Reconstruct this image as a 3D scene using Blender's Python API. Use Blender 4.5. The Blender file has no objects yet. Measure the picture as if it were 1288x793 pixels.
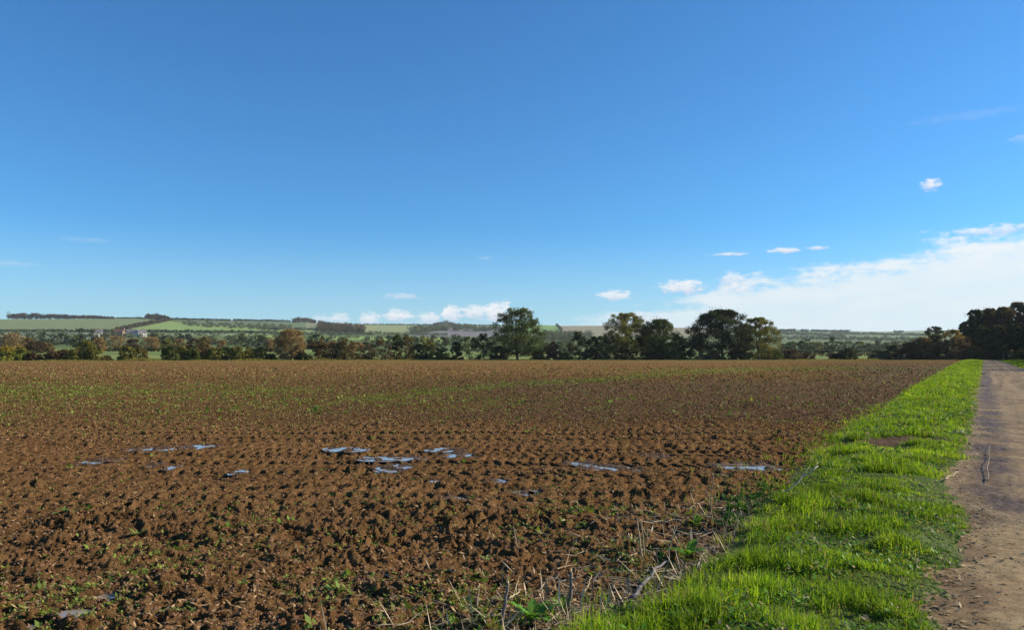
import bpy, math, random
import numpy as np
from mathutils import Vector

# ------------------------------------------------------------------ camera, sky, sun
F = 968.0            # focal length in photo pixels (photo 1288 wide)
CAMH = 1.6
HOR = 447.0          # horizon row in the photo
PITCH = math.atan((HOR - 396.5) / F)
SUN_AZ, SUN_EL = 80.0, 27.0     # clockwise from +Y

scene = bpy.context.scene
cam_d = bpy.data.cameras.new("camera")
cam = bpy.data.objects.new("camera", cam_d)
scene.collection.objects.link(cam)
cam.location = (0, 0, CAMH)
cam.rotation_euler = (math.pi / 2 + PITCH, 0, 0)
cam_d.sensor_fit = 'HORIZONTAL'
cam_d.sensor_width = 36.0
cam_d.lens = 36.0 * F / 1288.0
cam_d.clip_start = 0.1
cam_d.clip_end = 60000
scene.camera = cam

vs = scene.view_settings
vs.view_transform = 'Standard'
vs.look = 'None'
vs.gamma = 1.0
vs.use_curve_mapping = False
vs.exposure = 0.68
scene.display_settings.display_device = 'sRGB'
scene.cycles.max_bounces = 8
scene.cycles.transparent_max_bounces = 8
scene.cycles.volume_bounces = 1

sun_d = bpy.data.lights.new("sun", 'SUN')
sun_d.energy = 5.0
sun_d.angle = math.radians(0.5)
sun_d.color = (1.0, 0.91, 0.76)
sun = bpy.data.objects.new("sun", sun_d)
scene.collection.objects.link(sun)
_a, _e = math.radians(SUN_AZ), math.radians(SUN_EL)
sdir = Vector((math.sin(_a) * math.cos(_e), math.cos(_a) * math.cos(_e), math.sin(_e)))
sun.rotation_euler = (-sdir).to_track_quat('-Z', 'Y').to_euler()
sun.location = (0, 0, 50)


class NT:
    """short-hand for building node trees"""
    def __init__(s, tree):
        s.t = tree; s.n = tree.nodes; s.l = tree.links
    def new(s, typ, **kw):
        n = s.n.new(typ)
        for k, v in kw.items():
            setattr(n, k, v)
        return n
    def put(s, sock, v):
        if v is None: return
        if isinstance(v, bpy.types.NodeSocket): s.l.new(v, sock)
        else:
            if isinstance(v, (tuple, list)) and len(v) == 3 and sock.type == 'RGBA': v = (*v, 1)
            sock.default_value = v
    def math(s, op, a, b=None, c=None, clamp=False):
        n = s.new('ShaderNodeMath', operation=op, use_clamp=clamp)
        s.put(n.inputs[0], a)
        if b is not None: s.put(n.inputs[1], b)
        if c is not None: s.put(n.inputs[2], c)
        return n.outputs[0]
    def mix(s, f, a, b, blend='MIX'):
        n = s.new('ShaderNodeMix', data_type='RGBA', blend_type=blend)
        s.put(n.inputs[0], f); s.put(n.inputs[6], a); s.put(n.inputs[7], b)
        return n.outputs[2]
    def noise(s, vec, scale, detail=4, rough=0.55, dim='3D'):
        n = s.new('ShaderNodeTexNoise', noise_dimensions=dim)
        s.put(n.inputs['Vector'], vec); n.inputs['Scale'].default_value = scale
        n.inputs['Detail'].default_value = detail; n.inputs['Roughness'].default_value = rough
        return n.outputs['Fac']
    def step(s, v, lo, hi, smooth=True):
        n = s.new('ShaderNodeMapRange', interpolation_type='SMOOTHSTEP' if smooth else 'LINEAR')
        s.put(n.inputs[0], v); s.put(n.inputs[1], lo); s.put(n.inputs[2], hi)
        n.inputs[3].default_value = 0; n.inputs[4].default_value = 1
        return n.outputs[0]


def px_azel(px, py):
    x = (px - 644) / F; yu = (396.5 - py) / F
    wy = math.cos(PITCH) - yu * math.sin(PITCH); wz = math.sin(PITCH) + yu * math.cos(PITCH)
    return math.atan2(x, wy), math.atan2(wz, math.hypot(x, wy))


world = bpy.data.worlds.new("World")
scene.world = world
world.use_nodes = True
w = NT(world.node_tree)
w.n.clear()
out = w.new('ShaderNodeOutputWorld')
bg = w.new('ShaderNodeBackground')
bg.inputs['Strength'].default_value = 0.08
sky = w.new('ShaderNodeTexSky', sky_type='NISHITA')
sky.sun_disc = False
sky.sun_elevation = math.radians(SUN_EL)
sky.sun_rotation = math.radians(SUN_AZ)
sky.altitude = 0
sky.air_density = 1.0
sky.dust_density = 0.2
sky.ozone_density = 3.0
tc = w.new('ShaderNodeTexCoord')
sep = w.new('ShaderNodeSeparateXYZ')
w.l.new(tc.outputs['Generated'], sep.inputs[0])
X_, Y_, Z_ = sep.outputs
az = w.math('ARCTAN2', X_, Y_)
hyp = w.math('SQRT', w.math('ADD', w.math('MULTIPLY', X_, X_), w.math('MULTIPLY', Y_, Y_)))
el = w.math('ARCTAN2', Z_, hyp)
comb = w.new('ShaderNodeCombineXYZ')
w.put(comb.inputs[0], az); w.put(comb.inputs[1], w.math('MULTIPLY', el, 2.2))
n_f = w.noise(comb.outputs[0], 95, 5, 0.6, '2D')
n_m = w.noise(comb.outputs[0], 28, 5, 0.6, '2D')
comb2 = w.new('ShaderNodeCombineXYZ')
w.put(comb2.inputs[0], az); w.put(comb2.inputs[1], w.math('MULTIPLY', el, 5.0))
n_s = w.noise(comb2.outputs[0], 9, 6, 0.62, '2D')
nf0 = w.math('SUBTRACT', n_f, 0.5)
nm0 = w.math('SUBTRACT', n_m, 0.5)
ns0 = w.math('SUBTRACT', n_s, 0.5)
nsum = w.math('ADD', w.math('MULTIPLY', nf0, 2.2), w.math('MULTIPLY', nm0, 1.6))

SKY_GAIN = (0.37, 0.86, 1.23)
skyc = w.mix(1.0, sky.outputs[0], SKY_GAIN, 'MULTIPLY')
col = skyc
# thin hazy cloud bank low on the right
rampn = w.new('ShaderNodeValToRGB')
bank = [(430, 425), (560, 408), (700, 398), (800, 384), (880, 370), (955, 348), (1060, 334), (1190, 302), (1288, 284), (1420, 262), (1700, 300), (2200, 380)]
A0, A1, E1 = -0.3, 1.1, 0.30
rampn.color_ramp.interpolation = 'LINEAR'
els = rampn.color_ramp.elements
for i, (bx_, by_) in enumerate(bank):
    a_, e_ = px_azel(bx_, by_)
    pos = (a_ - A0) / (A1 - A0)
    el_ = els[i] if i < 2 else els.new(pos)
    el_.position = pos
    el_.color = (e_ / E1,) * 3 + (1,)
azn = w.math('DIVIDE', w.math('SUBTRACT', az, A0), A1 - A0)
w.put(rampn.inputs[0], azn)
edge = w.math('MULTIPLY', rampn.outputs[0], E1)
dd = w.math('ADD', w.math('SUBTRACT', edge, el), w.math('ADD', w.math('MULTIPLY', ns0, 0.06), w.math('ADD', w.math('MULTIPLY', nf0, 0.022), w.math('MULTIPLY', nm0, 0.03))))
m_bank = w.step(dd, -0.004, 0.024)
opac = w.math('MULTIPLY', m_bank, w.math('ADD', 0.93, w.math('ADD', w.math('MULTIPLY', nm0, 0.35), w.math('MULTIPLY', ns0, 0.5))), clamp=True)
azfade = w.step(az, -0.22, 0.14)
opac = w.math('MULTIPLY', opac, azfade)
col = w.mix(opac, col, (6.9, 7.3, 7.5))
# low pale haze along the horizon
lowh = w.math('MULTIPLY', w.math('SUBTRACT', 1.0, w.step(el, 0.0, 0.17)), 0.55)
col = w.mix(lowh, col, (4.4, 5.7, 6.5))
puffs = [  # px, py, half width, half height, opacity
    (1172, 233, 13, 8, .9), (917, 320, 27, 3, .75), (988, 315, 22, 4, .85), (1028, 312, 15, 3, .7),
    (862, 361, 38, 11, .95), (921, 352, 20, 12, .7), (932, 362, 26, 7, .5), (775, 372, 26, 8, .8), (505, 373, 26, 5, .45),
    (407, 402, 18, 8, .5), (430, 401, 14, 9, .6), (465, 400, 15, 11, .9), (502, 398, 24, 10, .9), (538, 400, 18, 9, .8), (568, 395, 16, 13, .95),
    (596, 393, 22, 12, .9), (626, 393, 24, 16, .95), (655, 395, 20, 8, .6), (800, 396, 34, 5, .5), (1215, 292, 22, 5, .6), (1262, 288, 30, 7, .7),
    (610, 325, 12, 3, .22), (110, 302, 30, 4, .12), (15, 332, 30, 4, .18), (1215, 146, 60, 6, .07), (1285, 174, 14, 5, .18)]
for (qx, qy, hw, hh, op) in puffs:
    a0, e0 = px_azel(qx, qy)
    ra, re = hw / F, hh / F
    da = w.math('MULTIPLY', w.math('SUBTRACT', az, a0), 1 / ra)
    de = w.math('MULTIPLY', w.math('SUBTRACT', el, e0), 1 / re)
    r2 = w.math('ADD', w.math('MULTIPLY', da, da), w.math('MULTIPLY', de, de))
    m = w.step(w.math('ADD', w.math('SUBTRACT', 1.0, r2), nsum), 0.0, 1.1)
    m = w.math('MULTIPLY', m, op)
    shade = w.step(w.math('ADD', de, w.math('MULTIPLY', nsum, 0.4)), -1.0, 0.5)
    cc = w.mix(shade, (4.7, 5.2, 6.4), (7.3, 7.3, 7.4))
    col = w.mix(m, col, cc)
w.put(bg.inputs['Color'], col)
w.l.new(bg.outputs[0], out.inputs[0])

# ------------------------------------------------------------------ helpers
COL = scene.collection
rng = np.random.default_rng(7)


def ray(px, py):
    x = (px - 644) / F; yu = (396.5 - py) / F
    return x, math.cos(PITCH) - yu * math.sin(PITCH), math.sin(PITCH) + yu * math.cos(PITCH)


def gp(px, py, z=0.0):
    """point of the flat ground seen at a photo pixel"""
    x, y, zz = ray(px, py)
    t = (z - CAMH) / zz
    return x * t, y * t


def atY(px, py, Y):
    x, y, z = ray(px, py)
    t = Y / y
    return x * t, Y, CAMH + z * t


def hsh(ix, iy, seed):
    h = (ix.astype(np.int64) * 374761393 + iy.astype(np.int64) * 668265263 + seed * 1442695041) & 0xFFFFFFFF
    h = ((h ^ (h >> 13)) * 1274126177) & 0xFFFFFFFF
    h = ((h ^ (h >> 16)) * 2246822519) & 0xFFFFFFFF
    h = h ^ (h >> 15)
    return h.astype(np.float64) / 4294967296.0


def gnoise(x, y, seed=0):
    ix = np.floor(x); iy = np.floor(y)
    fx = x - ix; fy = y - iy
    u = fx * fx * fx * (fx * (fx * 6 - 15) + 10); v = fy * fy * fy * (fy * (fy * 6 - 15) + 10)
    r = []
    for dx in (0, 1):
        for dy in (0, 1):
            a = hsh(ix + dx, iy + dy, seed) * 2 * np.pi
            r.append(np.cos(a) * (fx - dx) + np.sin(a) * (fy - dy))
    return ((r[0] * (1 - u) + r[2] * u) * (1 - v) + (r[1] * (1 - u) + r[3] * u) * v) * 1.5


def clods(x, y, s, seed, dens=0.7):
    """rounded lumps of soil: height 0..1"""
    x = x / s; y = y / s
    ix = np.floor(x); iy = np.floor(y)
    h = np.zeros_like(x)
    for dx in (-1, 0, 1):
        for dy in (-1, 0, 1):
            cx = ix + dx; cy = iy + dy
            px = cx + hsh(cx, cy, seed); py = cy + hsh(cx, cy, seed + 1)
            r = 0.3 + 0.55 * hsh(cx, cy, seed + 2)
            on = hsh(cx, cy, seed + 3) < dens
            d2 = ((x - px) ** 2 + (y - py) ** 2) / (r * r)
            h = np.maximum(h, np.where(on, r * np.sqrt(np.clip(1 - d2, 0, 1)), 0))
    return h


def sst(a, b, x):
    t = np.clip((x - a) / (b - a), 0, 1)
    return t * t * (3 - 2 * t)


def meta(o, label=None, cat=None, group=None, kind=None):
    if label: o['label'] = label
    if cat: o['category'] = cat
    if group: o['group'] = group
    if kind: o['kind'] = kind
    return o


def np_obj(name, V, Q, mat, parent=None, smooth=True, cols=None, attrs=None, loc=None):
    V = np.asarray(V, dtype=np.float32); Q = np.asarray(Q, dtype=np.int32)
    k = Q.shape[1]
    me = bpy.data.meshes.new(name)
    me.vertices.add(len(V)); me.vertices.foreach_set('co', V.ravel())
    me.loops.add(Q.size); me.loops.foreach_set('vertex_index', Q.ravel())
    me.polygons.add(len(Q))
    me.polygons.foreach_set('loop_start', np.arange(0, Q.size, k, dtype=np.int32))
    me.polygons.foreach_set('loop_total', np.full(len(Q), k, dtype=np.int32))
    me.polygons.foreach_set('use_smooth', np.full(len(Q), smooth, dtype=bool))
    me.update(calc_edges=True)
    if cols is not None:
        c = np.ones((len(V), 4), dtype=np.float32); c[:, :3] = cols
        ca = me.color_attributes.new('col', 'FLOAT_COLOR', 'POINT')
        ca.data.foreach_set('color', c.ravel())
    for an, av in (attrs or {}).items():
        at = me.attributes.new(an, 'FLOAT', 'POINT')
        at.data.foreach_set('value', np.asarray(av, dtype=np.float32))
    me.materials.append(mat)
    o = bpy.data.objects.new(name, me)
    COL.objects.link(o)
    if parent: o.parent = parent
    if loc is not None: o.location = loc
    return o


def grid_faces(nr, nc):
    i = np.arange(nr - 1)[:, None] * nc + np.arange(nc - 1)[None, :]
    i = i.ravel()
    return np.stack([i, i + 1, i + nc + 1, i + nc], 1)


def empty(name, loc):
    o = bpy.data.objects.new(name, None)
    COL.objects.link(o); o.location = loc
    o.empty_display_size = 0.2
    return o


class MB:
    """collects quads"""
    def __init__(s): s.v = []; s.q = []; s.c = []; s.n = 0
    def add(s, V, Q, C=None):
        V = np.asarray(V, float); s.v.append(V); s.q.append(np.asarray(Q) + s.n)
        if C is not None: s.c.append(np.broadcast_to(np.asarray(C, float), (len(V), 3)))
        s.n += len(V)
    def tube(s, pts, rad, sides=6, C=None):
        pts = np.asarray(pts, float); n = len(pts)
        rad = np.broadcast_to(np.asarray(rad, float), (n,))
        T = np.gradient(pts, axis=0); T /= np.linalg.norm(T, axis=1, keepdims=True) + 1e-9
        ref = np.array([0, 0, 1.0]) if abs(T[0][2]) < .8 else np.array([1.0, 0, 0])
        A = np.cross(T, ref); A /= np.linalg.norm(A, axis=1, keepdims=True) + 1e-9
        B = np.cross(T, A)
        an = np.arange(sides) * 2 * np.pi / sides
        R = pts[:, None, :] + rad[:, None, None] * (np.cos(an)[None, :, None] * A[:, None, :] + np.sin(an)[None, :, None] * B[:, None, :])
        V = R.reshape(-1, 3)
        q = []
        for i in range(n - 1):
            for j in range(sides):
                j2 = (j + 1) % sides
                q.append((i * sides + j, i * sides + j2, (i + 1) * sides + j2, (i + 1) * sides + j))
        m = len(V)
        V = np.vstack([V, pts[-1] + T[-1] * rad[-1] * .5, pts[0]])
        for j in range(0, sides, 2):
            q.append(((n - 1) * sides + j, (n - 1) * sides + (j + 1) % sides, (n - 1) * sides + (j + 2) % sides, m))
            q.append((j, m + 1, (j + 2) % sides, (j + 1) % sides))
        s.add(V, q, C)
    def box(s, x0, x1, y0, y1, z0, z1, C=None):
        V = [(x, y, z) for x in (x0, x1) for y in (y0, y1) for z in (z0, z1)]
        Q = [(0, 1, 3, 2), (4, 6, 7, 5), (0, 4, 5, 1), (2, 3, 7, 6), (0, 2, 6, 4), (1, 5, 7, 3)]
        s.add(V, Q, C)
    def obj(s, name, mat, parent=None, smooth=True, loc=None):
        return np_obj(name, np.vstack(s.v), np.vstack(s.q), mat, parent, smooth,
                      np.vstack(s.c) if s.c else None, None, loc)


# ------------------------------------------------------------------ materials
def material(name):
    m = bpy.data.materials.new(name); m.use_nodes = True
    t = NT(m.node_tree); t.n.clear()
    o = t.new('ShaderNodeOutputMaterial')
    return m, t, o


def principled(t, base, rough=0.8, spec=0.3, normal=None):
    p = t.new('ShaderNodeBsdfPrincipled')
    t.put(p.inputs['Base Color'], base); t.put(p.inputs['Roughness'], rough)
    p.inputs['Specular IOR Level'].default_value = spec
    if normal: t.l.new(normal, p.inputs['Normal'])
    return p


def bump(t, h, strength, dist):
    b = t.new('ShaderNodeBump')
    b.inputs['Strength'].default_value = strength; b.inputs['Distance'].default_value = dist
    t.l.new(h, b.inputs['Height'])
    return b.outputs[0]


def leaf_material(name, transl=0.35, rough=0.6, gain=1.0):
    m, t, o = material(name)
    a = t.new('ShaderNodeAttribute', attribute_name='col')
    geo = t.new('ShaderNodeNewGeometry')
    n = t.noise(geo.outputs['Position'], 1.3, 3)
    c = t.mix(1.0, a.outputs['Color'], t.mix(n, (0.72 * gain,) * 3, (1.28 * gain,) * 3), 'MULTIPLY')
    p = principled(t, c, rough, 0.12)
    tr = t.new('ShaderNodeBsdfTranslucent')
    t.put(tr.inputs['Color'], t.mix(1.0, c, (1.15, 1.1, 0.5), 'MULTIPLY'))
    mx = t.new('ShaderNodeMixShader'); mx.inputs[0].default_value = transl
    t.l.new(p.outputs[0], mx.inputs[1]); t.l.new(tr.outputs[0], mx.inputs[2])
    t.l.new(mx.outputs[0], o.inputs[0])
    return m


def plain_material(name, c1, c2, scale=8, rough=0.85, bstr=0.4, bdist=0.02, spec=0.25):
    m, t, o = material(name)
    tcx = t.new('ShaderNodeTexCoord')
    n = t.noise(tcx.outputs['Object'], scale, 5)
    c = t.mix(t.step(n, 0.3, 0.7), c1, c2)
    p = principled(t, c, rough, spec, bump(t, n, bstr, bdist))
    t.l.new(p.outputs[0], o.inputs[0])
    return m


M_leaf = leaf_material('foliage', 0.30)
M_grass = leaf_material('grass_blades', 0.45, 0.6)
M_weed = leaf_material('weed_leaves', 0.35, 0.5)
M_bark = plain_material('bark', (0.03, 0.024, 0.018), (0.085, 0.07, 0.052), 3, 0.9, 0.6, 0.05)
M_dead = leaf_material('dry_stems', 0.08, 0.7)


def soil_material():
    m, t, o = material('ploughed_soil')
    tcx = t.new('ShaderNodeTexCoord'); P = tcx.outputs['Object']
    wet = t.new('ShaderNodeAttribute', attribute_name='wet').outputs['Fac']
    green = t.new('ShaderNodeAttribute', attribute_name='green').outputs['Fac']
    dist = t.new('ShaderNodeAttribute', attribute_name='far').outputs['Fac']
    n1 = t.noise(P, 0.35, 4); n2 = t.noise(P, 7, 5, 0.65); n3 = t.noise(P, 55, 4, 0.7)
    c = t.mix(t.step(n2, 0.3, 0.7), (0.095, 0.049, 0.020), (0.250, 0.136, 0.055))
    c = t.mix(t.math('MULTIPLY', t.step(n3, 0.5, 0.75), 0.55), c, (0.32, 0.19, 0.085))
    c = t.mix(t.math('MULTIPLY', t.step(n1, 0.35, 0.7), 0.25), c, (0.10, 0.055, 0.028))
    # straw and seedlings seen as specks further off
    v = t.new('ShaderNodeTexVoronoi'); t.put(v.inputs['Vector'], P); v.inputs['Scale'].default_value = 4.0
    spk = t.step(t.noise(P, 5.5, 3, 0.8), 0.50, 0.62)
    c = t.mix(t.math('MULTIPLY', t.math('MULTIPLY', spk, dist), 0.55), c, (0.34, 0.22, 0.075))
    gsp = t.step(t.noise(P, 3.2, 4, 0.8), 0.40, 0.62)
    c = t.mix(t.math('MULTIPLY', t.math('MULTIPLY', gsp, green), 0.8), c, (0.14, 0.17, 0.035))
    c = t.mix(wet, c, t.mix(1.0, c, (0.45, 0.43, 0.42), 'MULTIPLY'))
    hsum = t.math('ADD', t.math('MULTIPLY', t.noise(P, 32, 6, 0.75), 1.2), t.math('MULTIPLY', t.noise(P, 6, 4, 0.7), 2.0))
    rough = t.math('SUBTRACT', 0.95, t.math('MULTIPLY', t.math('POWER', wet, 3.0), 0.55))
    p = principled(t, c, rough, 0.08, bump(t, hsum, 1.0, 0.045))
    t.put(p.inputs['Specular IOR Level'], t.math('MULTIPLY', t.math('POWER', wet, 5.0), 0.5))
    t.l.new(p.outputs[0], o.inputs[0])
    return m


def road_material():
    m, t, o = material('muddy_road')
    tcx = t.new('ShaderNodeTexCoord'); P = tcx.outputs['Object']
    c_ = t.new('ShaderNodeAttribute', attribute_name='cross').outputs['Fac']
    wet = t.new('ShaderNodeAttribute', attribute_name='wet').outputs['Fac']
    n2 = t.noise(P, 9, 6, 0.7); n3 = t.noise(P, 60, 4, 0.7); n1 = t.noise(P, 0.9, 4)
    c = t.mix(t.step(n2, 0.32, 0.68), (0.180, 0.122, 0.056), (0.31, 0.222, 0.112))
    c = t.mix(t.math('MULTIPLY', t.step(n1, 0.4, 0.65), 0.45), c, (0.24, 0.14, 0.07))
    c = t.mix(t.step(c_, -.1, .35), t.mix(1.0, c, (.66, .62, .60), 'MULTIPLY'), c)
    c = t.mix(t.math('MULTIPLY', t.step(n3, 0.60, 0.75), 0.6), c, (0.44, 0.35, 0.24))
    c = t.mix(t.math('MULTIPLY', t.step(n3, 0.42, 0.30), 0.7), c, (0.12, 0.08, 0.045))
    c = t.mix(wet, c, t.mix(n2, (0.045, 0.028, 0.016), (0.15, 0.092, 0.048)))
    rough = t.math('SUBTRACT', 0.85, t.math('MULTIPLY', wet, 0.32))
    hs = t.math('ADD', n2, t.math('MULTIPLY', n3, 0.4))
    p = principled(t, c, rough, 0.12, bump(t, hs, 0.8, 0.02))
    t.l.new(p.outputs[0], o.inputs[0])
    return m


def attr_ground(name, n_scale=0.08):
    m, t, o = material(name)
    tcx = t.new('ShaderNodeTexCoord'); P = tcx.outputs['Object']
    a = t.new('ShaderNodeAttribute', attribute_name='col').outputs['Color']
    n = t.noise(P, n_scale, 6, 0.7)
    c = t.mix(1.0, a, t.mix(n, (0.7, 0.7, 0.7), (1.3, 1.3, 1.25)), 'MULTIPLY')
    p = principled(t, c, 0.95, 0.1, bump(t, t.noise(P, n_scale * 8, 4), 0.5, 0.3))
    t.l.new(p.outputs[0], o.inputs[0])
    return m


def water_material():
    m, t, o = material('puddle_water')
    tcx = t.new('ShaderNodeTexCoord')
    n = t.noise(tcx.outputs['Object'], 14, 2)
    p = principled(t, (0.24, 0.20, 0.16), 0.05, 0.5, bump(t, n, 0.08, 0.002))
    p.inputs['IOR'].default_value = 1.45
    t.l.new(p.outputs[0], o.inputs[0])
    return m


M_soil = soil_material(); M_road = road_material(); M_land = attr_ground('farmland'); M_water = water_material()

# ------------------------------------------------------------------ ground sheet
K = 0.6126           # road direction: X grows by K per metre of Y
SQ = math.sqrt(1 + K * K)
n = 41
gx = np.sinh(np.linspace(-4, 4, n)) / np.sinh(4) * 25000
GX, GY = np.meshgrid(gx, gx)
V = np.stack([GX.ravel(), GY.ravel(), np.full(GX.size, -0.30)], 1)
g = np_obj('ground', V, grid_faces(n, n), M_land, cols=(0.085, 0.11, 0.03))
meta(g, 'flat pasture land reaching to the horizon', kind='structure')

# boundaries of the verge, read off the photograph and laid out on the ground
Lpx = [(640, 834), (714, 794), (799, 758), (853, 738), (895, 714), (918, 682), (936, 648), (985, 612), (1008, 588), (1026, 570), (1050, 550), (1075, 535), (1100, 520), (1140, 492), (1180, 470), (1199, 459.5), (1209, 454.8)]
Rpx = [(1168, 830), (1177, 793), (1190, 735), (1222, 700), (1226, 668), (1217, 645), (1190, 613), (1214, 581), (1226, 540), (1231, 499), (1235, 470), (1236.5, 458), (1237, 454.8)]
Lg = np.array([gp(*p) for p in Lpx]); Rg = np.array([gp(*p) for p in Rpx])
Lc = Lg[:, 0] - K * Lg[:, 1]; Rc = Rg[:, 0] - K * Rg[:, 1]


def cL(Y): return np.interp(Y, Lg[:, 1], Lc)
def cR(Y): return np.interp(Y, Rg[:, 1], Rc)
def field_end(u):     # far edge of the ploughed field
    return 205 + 45 * sst(-0.7, 0.0, u) + 12 * sst(0.0, 0.6, u)


# ------------------------------------------------------------------ the ploughed field
PUD = [(195, 566, 30, 3.2), (250, 562, 18, 2.6), (116, 582, 15, 3.6), (142, 581, 7, 3), (196, 585, 7, 2.4), (216, 588, 6, 2.4),
       (425, 565, 14, 2.2), (447, 566, 12, 2.2), (490, 577, 32, 2.6), (495, 589, 18, 4), (560, 566, 18, 2.2), (578, 573, 18, 2.6), (572, 627, 15, 2.6),
       (547, 606, 6, 3), (630, 605, 9, 2.4), (657, 620, 12, 3), (672, 619, 8, 3), (762, 589, 26, 3), (795, 592, 12, 2.4), (730, 583, 16, 2), (938, 588, 34, 4.4), (825, 575, 18, 2.2),
       (905, 598, 14, 2), (172, 740, 8, 5), (134, 750, 10, 6), (88, 774, 20, 7), (50, 790, 22, 6), (300, 594, 8, 2.4)]
PW = []
for (a, b, hw, hh) in PUD:
    x0, y0 = gp(a, b); x1, _ = gp(a + hw, b); _, y1 = gp(a, b - hh); _, y2 = gp(a, b + hh)
    PW.append((x0, y0, abs(x1 - x0), abs(y1 - y2) / 2))
WL = -0.010


def track_mask(X, Y, yc, slope, curve, halfw, sx=0.0):
    c = yc + slope * X + curve * X * X
    t = (Y - c)
    m = 1 - sst(halfw * 0.85, halfw * 1.15, np.abs(t))
    return m, t


def field_height(X, Y, cell):
    U = X / Y
    big = 0.035 * gnoise(X / 1.7, Y / 1.7, 3) + 0.05 * gnoise(X / 6, Y / 6, 4)
    def att(wl): return np.clip(1.6 - cell / wl * 1.1, 0.25, 1)
    h = big
    wx = X + 0.05 * gnoise(X * 6, Y * 6, 31) + .12 * gnoise(X * 1.7, Y * 1.7, 33); wy = Y + 0.05 * gnoise(X * 6 + 9, Y * 6, 32) + .12 * gnoise(X * 1.7, Y * 1.7, 34)
    ruf = np.clip(.75 + 1.1 * gnoise(X / .9, Y / .6, 35) + .5 * gnoise(X / 3, Y / 2, 36), .15, 1.7)
    cl = 0.034 * clods(wx * .8, wy, 0.21, 10, .3) * att(.26) + 0.036 * clods(wx, wy, 0.10, 20, .6) * att(.12) + 0.034 * clods(wx, wy, 0.05, 30, .7) * att(.06)
    ft = 0.022 * gnoise(X / .16, Y / .16, 5) * att(.16) + 0.020 * gnoise(X / .07, Y / .07, 6) * att(.08) + 0.015 * gnoise(X / .032, Y / .032, 7) * att(.04)
    pits = -0.032 * sst(0.08, 0.5, gnoise(wx / .27 + 5, wy / .14, 8)) * att(.2) - .02 * sst(.1, .4, gnoise(wx / .11, wy / .07, 9)) * att(.1)
    comp = np.zeros_like(X); lug = np.zeros_like(X)
    for (yc, sl, cu, hw, st, ph, lam) in TRACKS:
        m, t = track_mask(X, Y, yc, sl, cu, hw)
        m = m * st
        s = X * (1 + .02 * np.sin(Y)) + 0.03 * gnoise(X / 1.2, Y / 1.2, int(yc * 10))
        pat = np.sin(2 * np.pi * (s / lam + 0.55 * np.abs(t) / hw * np.sign(lam - .2)) + ph)
        pat = sst(-0.15, 0.6, pat + 0.3 * gnoise(X / .12, Y / .12, 44)) * sst(0.02, 0.08, np.abs(t))
        lug = np.minimum(lug, -0.05 * pat * m * (1 - .3 * sst(10, 8.5, Y)) - 0.006 * m)
        comp = np.maximum(comp, m)
    h = h + (cl + pits) * ruf * (1 - 0.88 * comp) * (1 - .3 * sst(17, 20, Y)) + ft * (1 - 0.35 * comp) + lug
    # puddles: the soil sinks, a few crumbs still stick out
    wetness = 0.16 * comp * sst(9, 10.5, Y)
    pm = np.zeros_like(X)
    near = (Y < 20) & (Y > 3)
    for (x0, y0, rx, ry) in PW:
        r = np.sqrt(((X - x0) / rx) ** 2 + ((Y - y0) / ry) ** 2) + 0.45 * gnoise(X / .22 + x0, Y / .22, 50)
        pm = np.maximum(pm, 1 - sst(0.75, 1.45, r))
        wetness = np.maximum(wetness, 0.85 * (1 - sst(1.0, 2.2, r)))
    ring = np.clip(wetness * 1.3, 0, 1) * sst(9, 9.8, Y)
    h = h * (1 - .6 * ring) + .012 * ring
    rim = sst(0.0, 0.25, pm) * (1 - sst(0.3, 0.8, pm))
    hp = WL - 0.004 + 0.5 * ft + 0.05 * gnoise(X / .22, Y / .26, 51) + .02 * gnoise(X / .08, Y / .08, 52)
    h = h * (1 - pm) + hp * pm
    h = np.where((rim > 0.2) & (pm < .4), np.maximum(h, WL + 0.006 + ft * .3), h)
    # tuck under the verge and the road
    c = X - K * Y
    over = sst(0.25, 0.7, c - cL(Y))
    h = h * (1 - over) - 0.22 * over
    return h, wetness, comp


TRACKS = []
_rt = random.Random(3)
for k_ in range(13):
    yc = 17.2 - .74 * k_ - (.25 if k_ % 2 else 0)
    sl = -.03 - .012 * k_
    TL = (yc, sl, -.004 - .0012 * k_, _rt.uniform(.26, .36), 1.0 if k_ < 9 else .75, _rt.uniform(0, 6), _rt.choice([.17, .19, .21, .23]))
    yc, sl, cu, hw, st, ph, lam = TL
    TRACKS.append((yc, sl, cu, hw, st, ph, lam))

NR, NC = 1000, 1150
us = np.linspace(-0.98, 0.86, NC)
a = np.linspace(0, 1, NR)
y0s, = (2.6,)
endv = field_end(us)
P0 = y0s ** -0.5; P1 = endv ** -0.5
YY = (P0 + (P1[None, :] - P0) * a[:, None]) ** -2
XX = us[None, :] * YY
cell = np.maximum(np.gradient(YY, axis=0), YY * (us[1] - us[0]))
Hh, WET, COMP = field_height(XX.ravel(), YY.ravel(), cell.ravel())
X1, Y1 = XX.ravel(), YY.ravel()
# bands of weeds and seedlings
GL_ = [gp(a_, b_) for a_, b_ in [(400, 508), (430, 505), (560, 493), (640, 485), (760, 478), (900, 468), (1000, 463.5), (1120, 460)]]
GLU = [p[0] / p[1] for p in GL_]; GLY = [p[1] for p in GL_]


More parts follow.
